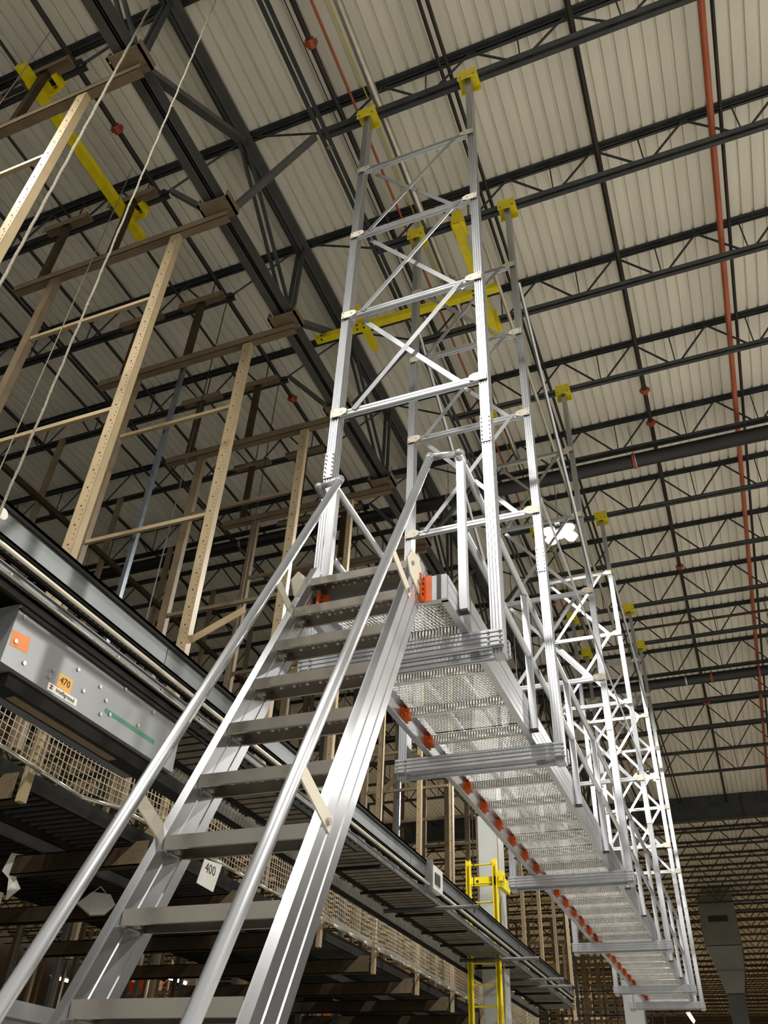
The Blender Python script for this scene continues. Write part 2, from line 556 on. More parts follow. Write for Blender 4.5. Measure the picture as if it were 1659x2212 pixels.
run('sprinkler_pipe', -10.4, 10.2, 0.034, BROWN, 'rusty sprinkler pipe farthest left of the conveyor bay', coup=(9.2, 13.0))
bridging('chord_bridging', -8.2, JB - 0.004, 'dark double angle bridging along the left joists')

# two thick mains across
for (y, z, rad, lab, cx) in ((11.32, 9.70, 0.125, 'thick black water main across the ceiling, nearer one', (-0.22, -5.4)),
                             (19.98, 9.70, 0.125, 'thick black water main across the ceiling, farther one', (0.4, 1.5))):
    r = empty('water_main', (-5, y, z - rad), lab, 'pipe')
    part('pipe_run', M().tube((-17, y, z), (8, y, z), rad, 14).mesh('pipe_run', DUCTM, True), r)
    cm_ = M().tube((-0.025, 0, 0), (0.025, 0, 0), rad * 1.12, 14).mesh('coupling', COUP)
    for x in cx:
        part('coupling', cm_, r, (x, y, z))
    hg = M().tube((0, 0, rad), (0, 0, DECK - z - 0.02), 0.008, 5)
    hg.tube((-0.02, 0, 0), (0.02, 0, 0), rad * 1.06, 14)
    hg = hg.mesh('hanger', BOLT)
    for x in (-12, -8, -3.6, -0.2, 2.4):
        part('hanger', hg, r, (x, y, z))
single('cross_conduit', M().tube((-2.8, 17.2, 9.75), (7, 17.2, 9.75), 0.03, 6), TANDK, 'brown conduit crossing the ceiling behind the fifth post pair', 'conduit')

# ================================================================== catwalk tower frames
XA, XB = -2.29, -1.04      # post centres
PW, PD = 0.07, 0.105
HZ = [4.74, 6.0, 7.27, 8.52]


def grooved(wd, dp, gx=(-0.02, 0.0, 0.02), gy=(-0.03, 0.0, 0.03), g=0.0042, e=0.010):
    """section of a slotted extrusion, wd along a, dp along b"""
    a, b = wd / 2, dp / 2
    p = []
    for x in gx:
        p += [(x - g, -b), (x - g, -b + e), (x + g, -b + e), (x + g, -b)]
    p = [(-a, -b)] + p + [(a, -b)]
    for y in gy:
        p += [(a, y - g), (a - e, y - g), (a - e, y + g), (a, y + g)]
    p += [(a, b)]
    for x in reversed(gx):
        p += [(x + g, b), (x + g, b - e), (x - g, b - e), (x - g, b)]
    p += [(-a, b)]
    for y in reversed(gy):
        p += [(-a, y + g), (-a + e, y + g), (-a + e, y - g), (-a, y - g)]
    return p


def cat_frame(y):
    r = empty('suspension_tower', ((XA + XB) / 2, y, 2.36), '', 'frame', 'aluminium hanging frames of the catwalk')
    prof = grooved(PW, PD)
    yf, yb = y - PD / 2, y + PD / 2
    for x in (XA, XB):
        p = part('post', M().prism(prof, (x, y, 2.36), (x, y, 9.80), (0, 1, 0)), r, (0, 0, 0), ALU)
        # splice plate with its bolt rows
        sp = part('splice_plate', M().box(x - 0.038, yf - 0.008, 4.06, x + 0.038, yf, 4.32), p, (0, 0, 0), ALU2)
        bl = M()
        for sx in (-0.029, 0.029):
            for k in range(6):
                bl.disc((x + sx, yf - 0.008, 4.085 + k * 0.042), 0.006, -0.012, (0, 1, 0), 6)
        part('bolts', bl, p, (0, 0, 0), BOLT, stuff=True)
        # yellow clamp around the joist chord
        cl = M()
        cl.box(x - 0.115, y - 0.085, 9.80, x + 0.115, y + 0.085, 9.83)
        cl.box(x - 0.115, y - 0.093, 9.70, x + 0.115, y - 0.085, 9.90)
        cl.box(x - 0.115, y + 0.085, 9.70, x + 0.115, y + 0.093, 9.90)
        cp = part('roof_clamp', cl, r, (0, 0, 0), YELLOW)
        bl = M()
        for sx in (-0.08, 0.08):
            bl.disc((x + sx, y - 0.093, 9.74), 0.013, -0.015, (0, 1, 0), 6)
        part('bolts', bl, cp, (0, 0, 0), BOLT, stuff=True)
    rp = grooved(0.045, 0.055, (0.0,), (0.0,), 0.004, 0.006)
    for z in HZ:
        rail = part('cross_rail', M().prism(rp, (XA + PW / 2 + 0.002, yf + 0.02, z), (XB - PW / 2 - 0.002, yf + 0.02, z)), r, (0, 0, 0), ALU)
        for x, s in ((XA, 1), (XB, -1)):
            x0 = x + s * 0.0
            pts = [(x - s * 0.03, -0.042), (x + s * 0.06, -0.042), (x + s * 0.11, -0.02), (x + s * 0.11, 0.025), (x + s * 0.075, 0.045), (x - s * 0.03, 0.045)]
            if s < 0:
                pts = pts[::-1]
            g = part('gusset_plate', M().plate([(a, yf - 0.012, z + b) for a, b in pts], 0.007), rail, (0, 0, 0), CREAM)
            bl = M()
            for bx, bz in ((-0.012, 0.028), (-0.012, -0.025), (0.065, 0.0)):
                bl.disc((x + s * bx, yf - 0.014, z + bz), 0.008, -0.008, (0, 1, 0), 6)
            part('bolts', bl, rail, (0, 0, 0), BOLT, stuff=True)
    for a, b in zip(HZ[:-1], HZ[1:]):
        part('front_brace', M().bar((XA + 0.17, yf - 0.012, a), (XB - 0.15, yf - 0.012, b + 0.0), 0.006, 0.045, (0, 0, 1)), r, (0, 0, 0), ALU2)
        part('rear_brace', M().bar((XA + 0.15, yb - 0.02, b - 0.02), (XB - 0.15, yb - 0.02, a + 0.02), 0.006, 0.045, (0, 0, 1)), r, (0, 0, 0), ALU)
    # pair of carrying rails clasping the posts under the walkway
    rp = grooved(0.045, 0.105, (0.0,), (-0.03, 0.0, 0.03), 0.005, 0.008)
    for yy in (yf - 0.024, yb + 0.024):
        fr = part('carrying_rail', M().prism(rp, (-2.335, yy, 2.445), (-0.995, yy, 2.445)), r, (0, 0, 0), ALU)
        bl = M()
        for x in (-2.32, -2.25, -1.08, -1.01):
            for z in (2.41, 2.445, 2.48):
                bl.disc((x, yy - 0.023 if yy < y else yy + 0.023, z), 0.008, -0.012 if yy < y else 0.012, (0, 1, 0), 6)
        part('bolts', bl, fr, (0, 0, 0), BOLT, stuff=True)
    return r


FR_Y = [4.24, 5.97, 9.43, 12.89, 16.35, 18.08]
FR_L = ['tall aluminium hanging frame at the stair end, nearest the camera', 'aluminium hanging frame second from the stair, white lamp just behind it',
        'aluminium hanging frame third from the stair', 'aluminium hanging frame fourth from the stair', 'aluminium hanging frame fifth from the stair',
        'aluminium hanging frame at the far end of the catwalk']
f0 = cat_frame(FR_Y[0])
f0['label'] = FR_L[0]
for y, l in zip(FR_Y[1:], FR_L[1:]):
    dup(f0, (0, y - FR_Y[0], 0), l)

# ================================================================== catwalk
CZ = 2.5                   # underside of the stringers
CY0, CY1 = 3.757, 18.7
cw = empty('catwalk', (-1.635, 11, CZ), 'long aluminium catwalk with perforated deck, hung between the frames', 'catwalk')
for x, s, nm in ((-2.07, 1, 'stringer'), (-1.20, -1, 'stringer')):
    # channel with two grooves outside, flanges turned inwards
    pr = [(0, 0), (0.045, 0), (0.045, 0.008), (0.010, 0.008), (0.010, 0.05), (0.007, 0.052), (0.010, 0.055), (0.010, 0.157), (0.045, 0.157), (0.045, 0.165), (0, 0.165),
          (0, 0.125), (0.004, 0.123), (0.004, 0.117), (0, 0.115), (0, 0.055), (0.004, 0.053), (0.004, 0.047), (0, 0.045)]
    mm = M()
    n = len(pr)
    ptsA = [(x + s * a, CY0, CZ + b) for a, b in pr]
    ptsB = [(x + s * a, CY1, CZ + b) for a, b in pr]
    mm.add(ptsA + ptsB, [tuple(range(n)), tuple(range(2 * n - 1, n - 1, -1))] + [(i, n + i, n + (i + 1) % n, (i + 1) % n) for i in range(n)])
    part(nm, mm, cw, (0, 0, 0), ALU2)
# crossbeam: slotted web seen from the front, with a bottom flange
xl, xr_ = -2.058, -1.212
cb = M().box(xl, -0.010, 0.0, xr_, 0.02, 0.006)
cb.box(xl, -0.02, 0.062, xr_, 0.02, 0.068)
nrib = 40
for k in range(nrib):
    x = xl + (k + 0.2) * (xr_ - xl) / nrib
    cb.box(x, -0.018, 0.006, x + 0.6 * (xr_ - xl) / nrib, -0.012, 0.063)
cb.box(xl, 0.0, 0.005, xr_, 0.004, 0.064)
cbm = cb.mesh('crossbeam', GRATE)
clip = M().box(-2.060, -0.050, -0.012, -2.010, 0.040, 0.055)
clip.box(-2.0635, -0.075, -0.02, -2.05, 0.06, 0.065)
clip.disc((-2.012, -0.055, 0.035), 0.010, -0.012, (0, 1, 0), 6)
clip.disc((-2.040, -0.055, 0.012), 0.010, -0.012, (0, 1, 0), 6)
clipm = clip.mesh('clip', ORANGE)
# one grating panel: expanded metal built as slanted strands
PITCH = 0.521
gr = M()
ny, nx = 14, 34
for j in range(ny + 1):
    y = -0.03 + j * PITCH / ny
    gr.box(xl, y, 0.0745, xr_, y + 0.0035, 0.0785)
    if j < ny:
        for i in range(nx):
            x = xl + (i + 0.25 + 0.5 * (j % 2)) * (xr_ - xl) / (nx + 1)
            gr.bar((x - 0.002, y, 0.070), (x + 0.004, y + PITCH / ny, 0.082), 0.0100, 0.003)
grm = gr.mesh('grating_panel', GRATE)
NB = 29
for j in range(NB):
    y = 5.31 + PITCH * (j - 3) + 0.035
    if y > CY1 - 0.05:
        break
    part('crossbeam', cbm, cw, (0, y, CZ + 0.088))
    part('clip', clipm, cw, (0, y, CZ + 0.088))
    if y + PITCH < CY1 + 0.1:
        part('grating_panel', grm, cw, (0, y, CZ + 0.088))
# front closing beam with slot lines, black corner strip and orange stair hooks
eb = M().prism([(-0.02, 0), (0.02, 0), (0.02, 0.04), (0.015, 0.043), (0.015, 0.047), (0.02, 0.05), (0.02, 0.11), (0.015, 0.113), (0.015, 0.117), (0.02, 0.12),
                (0.02, 0.165), (-0.02, 0.165)], (-1.205, CY0 - 0.001, CZ), (-2.065, CY0 - 0.001, CZ))
end_beam = part('end_beam', eb, cw, (0, 0, 0), ALU2)
part('corner_strip', M().box(-1.262, CY0 - 0.027, CZ, -1.238, CY0 - 0.0215, CZ + 0.165), cw, (0, 0, 0), BLACK)
part('end_beam', M().box(-2.06, CY1 - 0.04, CZ, -1.21, CY1, CZ + 0.165), cw, (0, 0, 0), ALU2)
for x in (-1.345, -1.99):
    hk = M().box(x - 0.05, CY0 - 0.028, CZ - 0.005, x + 0.05, CY0 - 0.021, CZ + 0.165)
    hk.box(x - 0.008, CY0 - 0.085, CZ - 0.005, x + 0.008, CY0 - 0.02, CZ + 0.16)
    hp = part('stair_hook', hk, cw, (0, 0, 0), ORANGE)
    bl = M()
    for k in range(4):
        bl.disc((x + 0.008, CY0 - 0.055, CZ + 0.03 + k * 0.035), 0.008, 0.006, (1, 0, 0), 6)
    part('bolts', bl, hp, (0, 0, 0), BLACK, stuff=True)
# guard rails
GP = [3.97, 5.72, 7.40, 8.82, 10.25, 11.58, 13.1, 14.5, 15.9, 17.3, 18.5]
TOPZ, MIDZ = 3.74, 3.16
for gx, s in ((-1.172, 1), (-2.098, -1)):
    gp = grooved(0.048, 0.048, (), (), 0, 0)
    for y in GP:
        p = part('guard_post', M().bar((gx, y, 2.545), (gx, y, TOPZ - 0.03), 0.05, 0.05, (0, 1, 0)), cw, (0, 0, 0), ALU)
        part('post_cap', M().box(gx - 0.026, y - 0.026, 2.532, gx + 0.026, y + 0.026, 2.5455), p, (0, 0, 0), BLACK)
    part('top_rail', M().tube((gx, 3.93, TOPZ), (gx, 18.6, TOPZ), 0.026, 12).mesh('top_rail', ALU, True), cw)
    mr = part('mid_rail', M().tube((gx, 4.02, MIDZ), (gx, 18.6, MIDZ), 0.024, 12).mesh('mid_rail', ALU, True), cw)
    part('rail_end_cap', M().tube((gx, 4.005, MIDZ), (gx, 4.022, MIDZ), 0.0255, 12), mr, (0, 0, 0), BLACK)
    part('toe_board', M().box(gx - s * 0.03 - 0.004, 4.0, CZ + 0.168, gx - s * 0.03 + 0.004, 18.6, CZ + 0.27), cw, (0, 0, 0), ALU2)
# long side braces between the frames
for (p, q, nm) in (((-1.0, 6.0, 8.25), (-1.0, 9.4, 6.1), 'side_brace'), ((-1.0, 12.9, 8.5), (-1.0, 16.3, 7.45), 'side_brace'),
                   ((-1.0, 6.02, 4.93), (-1.0, 12.85, 4.93), 'side_rail'), ((-2.33, 6.0, 8.25), (-2.33, 9.4, 6.1), 'side_brace')):
    part(nm, M().bar(p, q, 0.012, 0.05, (0, 0, 1)) if nm == 'side_rail' else M().tube(p, q, 0.022, 8), cw, (0, 0, 0), ALU)

# ================================================================== stair
TH = math.radians(62.66)
DV = Vector((0, math.cos(TH), math.sin(TH)))
NV = Vector((0, -math.sin(TH), math.cos(TH)))
REF = Vector((0, 2.546, 0.603))


def sp(x, l, n):
    p = REF + DV * l + NV * n
    return Vector((x, p.y, p.z))


stair = empty('ship_stair', (-1.70, 1.55, FLOOR), 'steep aluminium stair with round handrails leading up to the catwalk', 'stair')
L0 = -2.345
for x_in, s, ltop in ((-1.398, 1, 2.45), (-2.018, -1, 2.52)):
    # channel: web outside, flanges front and back, two ribs on the web
    wd = 0.045
    pr = [(0, 0.02), (wd, 0.02), (wd, -0.030), (wd - 0.004, -0.034), (wd - 0.004, -0.040), (wd, -0.044), (wd, -0.108), (wd - 0.004, -0.112), (wd - 0.004, -0.118), (wd, -0.122),
          (wd, -0.17), (0, -0.17), (0, -0.122), (0.004, -0.118), (0.004, -0.112), (0, -0.108), (0, -0.044), (0.004, -0.040), (0.004, -0.034), (0, -0.030)]
    n = len(pr)
    A = [sp(x_in + s * a, L0 + (0 if b > -0.1 else 0), b) for a, b in pr]
    B = [sp(x_in + s * a, ltop - (0.02 - b) * 0.0 + (b - 0.02) * -0.35, b) for a, b in pr]
    mm = M().add(A + B, [tuple(range(n)), tuple(range(2 * n - 1, n - 1, -1))] + [(i, n + i, n + (i + 1) % n, (i + 1) % n) for i in range(n)])
    if s < 0:
        mm.f = [f[::-1] for f in mm.f]
    part('stringer', mm, stair, (0, 0, 0), ALU2)
    # bolted plate at the head
    xo = x_in + s * wd
    pl = [Vector((xo, a_, b_)) for a_, b_ in ((3.52, 2.56), (3.725, 2.50), (3.725, 2.655), (3.66, 2.755), (3.54, 2.735), (3.47, 2.63))]
    hp = part('head_plate', M().plate(pl if s > 0 else pl[::-1], 0.008), stair, (0, 0, 0), CREAM)
    bl = M()
    for a_, b_ in ((3.55, 2.645), (3.655, 2.585), (3.69, 2.63)):
        bl.disc((xo + s * 0.008, a_, b_), 0.013, 0.012, (s, 0, 0), 6)
    part('bolts', bl, hp, (0, 0, 0), BOLT, stuff=True)
# treads
RUN, RISE = 0.1526, 0.2953
XI0, XI1 = -2.016, -1.400
TD = 0.148
tm = M()
tm.box(XI0, 0.004, 0.046, XI1, TD - 0.004, 0.052)
tm.box(XI0, 0.0, 0.0, XI1, 0.004, 0.052)
tm.box(XI0, TD - 0.004, 0.0, XI1, TD, 0.052)
tm.box(XI0, 0.004, 0.0, XI0 + 0.004, TD - 0.004, 0.046)
tm.box(XI1 - 0.004, 0.004, 0.0, XI1, TD - 0.004, 0.046)
for a, b in ((0.004, 0.014), (TD - 0.014, TD - 0.004)):
    tm.box(XI0 + 0.004, a, 0.0, XI1 - 0.004, b, 0.003)
treadm = tm.mesh('tread', TREAD)
dm = M()
for j in range(3):
    for i in range(8 if j % 2 else 7):
        x = XI0 + 0.06 + i * 0.072 + (0.0 if j % 2 else 0.034)
        dm.disc((x, 0.035 + j * 0.039, 0.0462), 0.0085, -0.006, (0, 0, 1), 8)
        if i % 2:
            dm.disc((x + 0.03, 0.050 + j * 0.034, 0.0462), 0.005, -0.004, (0, 0, 1), 6)
dimm = dm.mesh('raised_perforations', DIMPLE)
for k in range(-7, 9):
    y = 2.546 + RUN * (k - 1)
    z = 0.603 + RISE * (k - 1)
    if z < FLOOR + 0.05:
        continue
    t = part('tread', treadm, stair, (0, y, z))
    part('raised_perforations', dimm, t, (0, y, z), stuff=True)
    bl = M()
    bl.disc((XI0 + 0.004, 0.10, 0.02), 0.012, 0.014, (1, 0, 0), 6)
    bl.disc((XI1 - 0.004, 0.10, 0.02), 0.012, -0.014, (1, 0, 0), 6)
    part('bolts', bl, t, (0, y, z), BOLT, stuff=True)
# handrails with flat brackets and elbow fittings to the guard rails
RN = 0.235
for x, s, gx, l1 in ((-2.04, -1, -2.098, 3.43), (-1.376, 1, -1.172, 3.47)):
    top = sp(x, l1, RN)
    hr = part('handrail', M().tube(sp(x, -2.2, RN), top, 0.027, 16).mesh('handrail', ALU, True), stair)
    el = M().ball(top, 0.031, 12)
    el.tube(top, sp(x, l1 - 0.07, RN), 0.031, 12)
    part('elbow', el.mesh('elbow', GREYCAP, True), hr)
    ge = Vector((gx + (0.0 if s > 0 else -0.11), top.y + 0.015, TOPZ + (0.03 if s > 0 else 0.0)))
    lk = M().tube(top, ge, 0.024, 12)
    part('link_tube', lk.mesh('link_tube', ALU, True), hr)
    e2 = M().ball(ge, 0.036, 12)
    e2.tube(ge, ge + Vector((0, 0.08, -0.02)), 0.033, 12)
    part('elbow', e2.mesh('elbow', GREYCAP, True), hr)
    for l in (0.41, 2.07, -1.3):
        xo = x + s * 0.024
        a, b = sp(xo, l - 0.01, RN), sp(xo, l + 0.01, -0.045)
        bm = M().bar(a, b, 0.008, 0.062, DV)
        br = part('bracket', bm, hr, (0, 0, 0), CREAM)
        part('bolt', M().disc(sp(xo + s * 0.004, l, -0.01), 0.014, 0.012, (s, 0, 0), 6), hr, (0, 0, 0), BOLT)

# ================================================================== high bay lamps
hd_ = M()
hd_.tube((0, 0, -0.015), (0, 0, 0.03), 0.118, 16)
hd_.tube((0, 0, 0.03), (0, 0, 0.065), 0.07, 12)
HEAD = hd_.mesh('lamp_head', GREYCAP)
ln_ = M()
n_ = 16
ln_.add([(0.108 * math.cos(2 * PI * i / n_), 0.108 * math.sin(2 * PI * i / n_), -0.016) for i in range(n_)] +
        [(0.075 * math.cos(2 * PI * i / n_), 0.075 * math.sin(2 * PI * i / n_), -0.075) for i in range(n_)] + [(0, 0, -0.095)],
        [(i, (i + 1) % n_, n_ + (i + 1) % n_, n_ + i) for i in range(n_)] + [(n_ + i, n_ + (i + 1) % n_, 2 * n_) for i in range(n_)])
LENS = ln_.mesh('lens', GLOW, True)


def high_bay(x, y, label, z=8.7):
    r = empty('high_bay_lamp', (x, y, z), label, 'lamp', 'high bay lamps')
    h = M()
    h.box(-0.24, -0.045, 0.06, 0.24, 0.045, 0.10)
    h.box(-0.045, -0.24, 0.06, 0.045, 0.24, 0.10)
    h.box(-0.12, -0.10, 0.10, 0.12, 0.10, 0.16)
    part('housing', h, r, (x, y, z), GREYCAP)
    for a, b in ((0.17, 0.13), (-0.17, 0.13), (0.17, -0.13), (-0.17, -0.13), (0, 0)):
        hd = part('lamp_head', HEAD, r, (x + a, y + b, z))
        part('lens', LENS, hd, (x + a, y + b, z))
    part('drop_rod', M().tube((0, 0, 0.12), (0, 0, DECK - z - 0.01), 0.009, 6), r, (x, y, z), BOLT)
    ld = bpy.data.lights.new('high_bay_light', 'AREA')
    ld.shape = 'DISK'
    ld.size = 0.46
    ld.energy = LAMP_R if x > 8 else LAMP_W * (0.75 if x > 5 else (0.28 if x < -4 else 1.0))
    ld.color = (1.0, 0.965, 0.91)
    lo = bpy.data.objects.new('high_bay_light', ld)
    C.objects.link(lo)
    lo.parent = r
    lo.location = (0, 0, -0.125)
    return r


high_bay(-1.67, 11.62, 'bright white high bay lamp hanging over the catwalk beside the second post pair')
high_bay(-1.72, 23.5, 'bright white high bay lamp hanging beyond the far end of the catwalk')
for x, y, lab in ((-1.65, -0.6, 'high bay lamp overhead above the stair foot'), (9.0, -0.6, 'high bay lamp of the right row, first from the camera'),
                  (9.0, 11.45, 'high bay lamp of the right row, second from the camera'), (5.4, 20.0, 'high bay lamp of the right row, third from the camera'),
              (-5.6, 0.8, 'added lamp out of view at upper left, brightening the stair flanges')):  # last one is an added unseen lamp that brightens the stringers' front flanges
    high_bay(x, y, lab)


# ================================================================== suspended steel on the left: shaded beige beams, hangers, beige posts
BK = [2.42 + 1.73 * k for k in range(14)]
BZ = 8.5
PX = -4.63
PXF = -6.4
hole_post = M()
for k in range(100):
    z = 3.3 + k * 0.052
    hole_post.disc((0.028 if k % 4 else 0.0, -0.0405, z), 0.006 if k % 4 else 0.011, -0.0015, (0, 1, 0), 5)
hole_me = hole_post.mesh('punched_holes', HOLE)
post_m = M()
post_m.box(-0.06, -0.04, 3.05, 0.06, -0.037, BZ - 0.06)
post_m.box(-0.06, -0.04, 3.05, -0.057, 0.04, BZ - 0.06)
post_m.box(0.057, -0.04, 3.05, 0.06, 0.04, BZ - 0.06)
post_m.box(-0.06, 0.037, 3.05, -0.035, 0.04, BZ - 0.06)
post_m.box(0.035, 0.037, 3.05, 0.06, 0.04, BZ - 0.06)
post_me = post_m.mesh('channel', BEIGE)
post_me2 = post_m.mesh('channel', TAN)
hang_me = M().box(-0.045, -0.035, BZ + 0.06, 0.045, 0.035, JB - 0.02).mesh('hanger', TANDK)
plate_me = M().box(-0.36, -0.07, JB - 0.05, 0.36, 0.07, JB - 0.005)
plate_me.box(-0.36, -0.07, JB - 0.12, 0.36, -0.062, JB - 0.005)
plate_me = plate_me.mesh('joist_clip', TAN)
for k, y in enumerate(BK):
    xl0 = -9.5 if k == 0 else -7.05
    b = empty('hanging_beam', ((xl0 - 3.95) / 2, y, BZ - 0.06), 'shaded beige channel beam hung left of the girder, ' + ORD[k] + ' from the camera', 'beam', 'tan beams clamped under the girder')
    bm = M()
    bm.box(xl0, y - 0.05, BZ - 0.055, -3.93, y - 0.044, BZ + 0.065)
    bm.box(xl0, y - 0.05, BZ - 0.055, -3.93, y + 0.05, BZ - 0.049)
    bm.box(xl0, y - 0.05, BZ + 0.059, -3.93, y + 0.05, BZ + 0.065)
    part('beam_channel', bm, b, (0, 0, 0), TAN)
    cp = M()
    cp.box(GX - 0.2, y - 0.2, 8.575, GX + 0.2, y + 0.06, 8.60)
    cp.box(GX - 0.2, y - 0.2, 8.575, GX - 0.175, y + 0.06, 8.70)
    cp.box(GX + 0.175, y - 0.2, 8.575, GX + 0.2, y + 0.06, 8.70)
    cpp = part('clamp_plate', cp, b, (0, 0, 0), TAN)
    bl = M()
    for sx in (-0.165, 0.165):
        for sy in (-0.16, 0.0):
            bl.disc((GX + sx, y + sy, 8.575), 0.014, -0.025, (0, 0, 1), 6)
    part('bolts', bl, cpp, (0, 0, 0), BOLT, stuff=True)
    for x in (-5.62, -6.68):
        h = part('hanger', hang_me, b, (x, y, 0))
        part('joist_clip', plate_me, h, (x, y, 0))
    # beige posts
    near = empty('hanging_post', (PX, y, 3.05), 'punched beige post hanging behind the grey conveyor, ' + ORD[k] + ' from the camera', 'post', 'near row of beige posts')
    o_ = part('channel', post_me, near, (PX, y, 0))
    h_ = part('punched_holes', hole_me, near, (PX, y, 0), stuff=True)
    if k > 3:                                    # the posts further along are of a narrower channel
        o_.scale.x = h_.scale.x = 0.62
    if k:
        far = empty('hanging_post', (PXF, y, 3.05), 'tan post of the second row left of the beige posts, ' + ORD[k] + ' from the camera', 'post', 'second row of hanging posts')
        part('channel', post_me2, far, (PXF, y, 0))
    for z in (7.28, 5.57):
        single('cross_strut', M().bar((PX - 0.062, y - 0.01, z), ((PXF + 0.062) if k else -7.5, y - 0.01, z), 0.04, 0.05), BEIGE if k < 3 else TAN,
               'thin beige strut between hanging posts, %s level, %s post pair' % ('upper' if z > 6 else 'lower', ORD[k]), 'strut', 'struts between the hanging posts')
    if k in (2, 3, 5):
        single('angle_brace', M().bar((PX - 0.1, y + 0.042, 3.93 + 0.25 * (k > 2)), (PX + 0.62, y + 0.042, 4.24 + 0.5 * (k > 2)), 0.008, 0.085), TAN if k > 2 else BEIGE,
               'sloping flat brace fixed behind the ' + ORD[k] + ' beige post', 'brace', 'flat braces behind the beige posts')
# further rows deep in the left bay
for j, x in enumerate((-9.6, -12.4)):
    for k in range(1, 14):
        y = BK[k] + 0.04
        nm = ['third', 'fourth'][j]
        single('hanging_post', M().bar((x, y, 2.2), (x, y, JB), 0.09, 0.07, (0, 1, 0)), TANDK if j else TAN,
               'dark hanging post of the %s row left, %s from the camera' % (nm, ORD[k - 1]), 'post', '%s row of hanging posts' % nm)
    struct_y = BK[4]
    for z in (8.4, 6.6):
        single('long_rail', M().bar((x + 0.085, BK[1], z), (x + 0.085, BK[13] + 0.6, z), 0.07, 0.09), TANDK, 'dark rail along the %s row of hanging posts, %s one' % (nm, 'upper' if z > 7 else 'lower'), 'rail')
single('blue_grey_strut', M().bar((-5.72, 5.985, 3.3), (-5.72, 5.985, JB - 0.001), 0.055, 0.055, (0, 1, 0)), BLUEST, 'blue grey square strut hanging behind the third beige post', 'strut')
single('blue_grey_strut', M().bar((-5.72, 14.64, 3.3), (-5.72, 14.64, JB - 0.001), 0.06, 0.06, (0, 1, 0)), BLUEST, 'blue grey square strut hanging far behind under the catwalk edge', 'strut')

# ropes and thin rods
def rope(x, y, z0, z1, r, label, m=ROPE):
    mm = M()
    n = int((z1 - z0) / 0.11)
    pts = []
    for i in range(n + 1):
        a = i * 1.9
        pts.append((x + 0.0025 * math.cos(a), y + 0.0025 * math.sin(a), z0 + (z1 - z0) * i / n))
    for a, b in zip(pts[:-1], pts[1:]):
        mm.tube(a, b, r, 7)
    # a strand laid around it
    for i in range(n * 3):
        a0, a1 = i * 2.1, (i + 1) * 2.1
        za, zb = z0 + (z1 - z0) * i / (n * 3), z0 + (z1 - z0) * (i + 1) / (n * 3)
        mm.tube((x + r * 0.6 * math.cos(a0), y + r * 0.6 * math.sin(a0), za), (x + r * 0.6 * math.cos(a1), y + r * 0.6 * math.sin(a1), zb), r * 0.62, 5)
    return single('rope', mm, m, label, 'rope', base=(x, y, z0))


rope(-3.78, 2.1, 2.70, 10.5, 0.0105, 'thick pale rope hanging at the upper left corner, crossing the first beige post')
rope(-3.0, 2.2, 1.6, 10.5, 0.0065, 'thin pale rope hanging just right of the thick one')
single('hanging_wire', M().tube((-5.6, 2.2, 4), (-5.6, 2.2, 10.4), 0.006, 5), ROPE, 'thin pale wire at the far upper left corner', 'wire')
single('hanging_wire', M().tube((-5.7, 4.0, 3), (-5.7, 4.0, 10.4), 0.006, 5), ROPE, 'thin bright wire left of the second beige post', 'wire')

# yellow beams clamped under the joists
def ychan(p, q, wd, ht, up=(0, 0, 1)):
    t = 0.01
    return M().prism([(-wd / 2, -ht / 2), (wd / 2, -ht / 2), (wd / 2, ht / 2), (wd / 2 - t, ht / 2), (wd / 2 - t, -ht / 2 + t), (-wd / 2 + t, -ht / 2 + t), (-wd / 2 + t, ht / 2), (-wd / 2, ht / 2)], p, q, up)


r = empty('yellow_beam', (-5.76, 3.35, 9.6), 'yellow channel beam clamped under two joists at upper left', 'beam')
part('beam_channel', ychan((-5.76, 2.2, 9.66), (-5.76, 4.6, 9.66), 0.12, 0.10), r, (0, 0, 0), YELLOW)
for y in (2.51, 4.24):
    cl = M().box(-5.90, y - 0.10, 9.72, -5.62, y + 0.10, 9.74)
    cl.box(-5.66, y + 0.08, 9.62, -5.52, y + 0.10, 9.86)
    cl.box(-5.56, y - 0.06, 9.74, -5.50, y + 0.10, 9.90)
    part('joist_clamp', cl, r, (0, 0, 0), YELLOW)
r = empty('yellow_beam', (-2.8, 6.9, 9.45), 'yellow cross beam between girder and joists behind the front post frame', 'beam')
part('beam_channel', ychan((-4.2, 6.88, 9.50), (-1.42, 6.88, 9.50), 0.10, 0.10), r, (0, 0, 0), YELLOW)
part('long_channel', ychan((-1.70, 5.80, 9.62), (-1.70, 7.86, 9.62), 0.11, 0.10), r, (0, 0, 0), YELLOW)
part('short_channel', ychan((-3.48, 6.55, 9.62), (-3.48, 7.42, 9.62), 0.10, 0.10), r, (0, 0, 0), YELLOW)
for x, y in ((-1.70, 5.97), (-1.70, 7.70)):
    cl = M().box(x - 0.09, y - 0.10, 9.68, x + 0.09, y + 0.10, 9.80)
    cl.box(x - 0.07, y - 0.12, 9.68, x + 0.07, y - 0.10, 9.96)
    part('joist_clamp', cl, r, (0, 0, 0), YELLOW)
bl = M()
for x in (-4.1, -3.53, -3.43, -1.78, -1.62):
    bl.disc((x, 6.83, 9.5), 0.016, -0.012, (0, 1, 0), 6)
    bl.disc((x, 6.86, 9.45), 0.016, -0.012, (0, 0, 1), 6)
part('bolts', bl, r, (0, 0, 0), BLACK, stuff=True)

# ================================================================== grey conveyor line, carried at hand height below the posts
K = 0.85


def kb(mm, x0, y0, z0, x1, y1, z1):
    return mm.box(x0 * K, y0 * K, z0 * K, x1 * K, y1 * K, z1 * K)


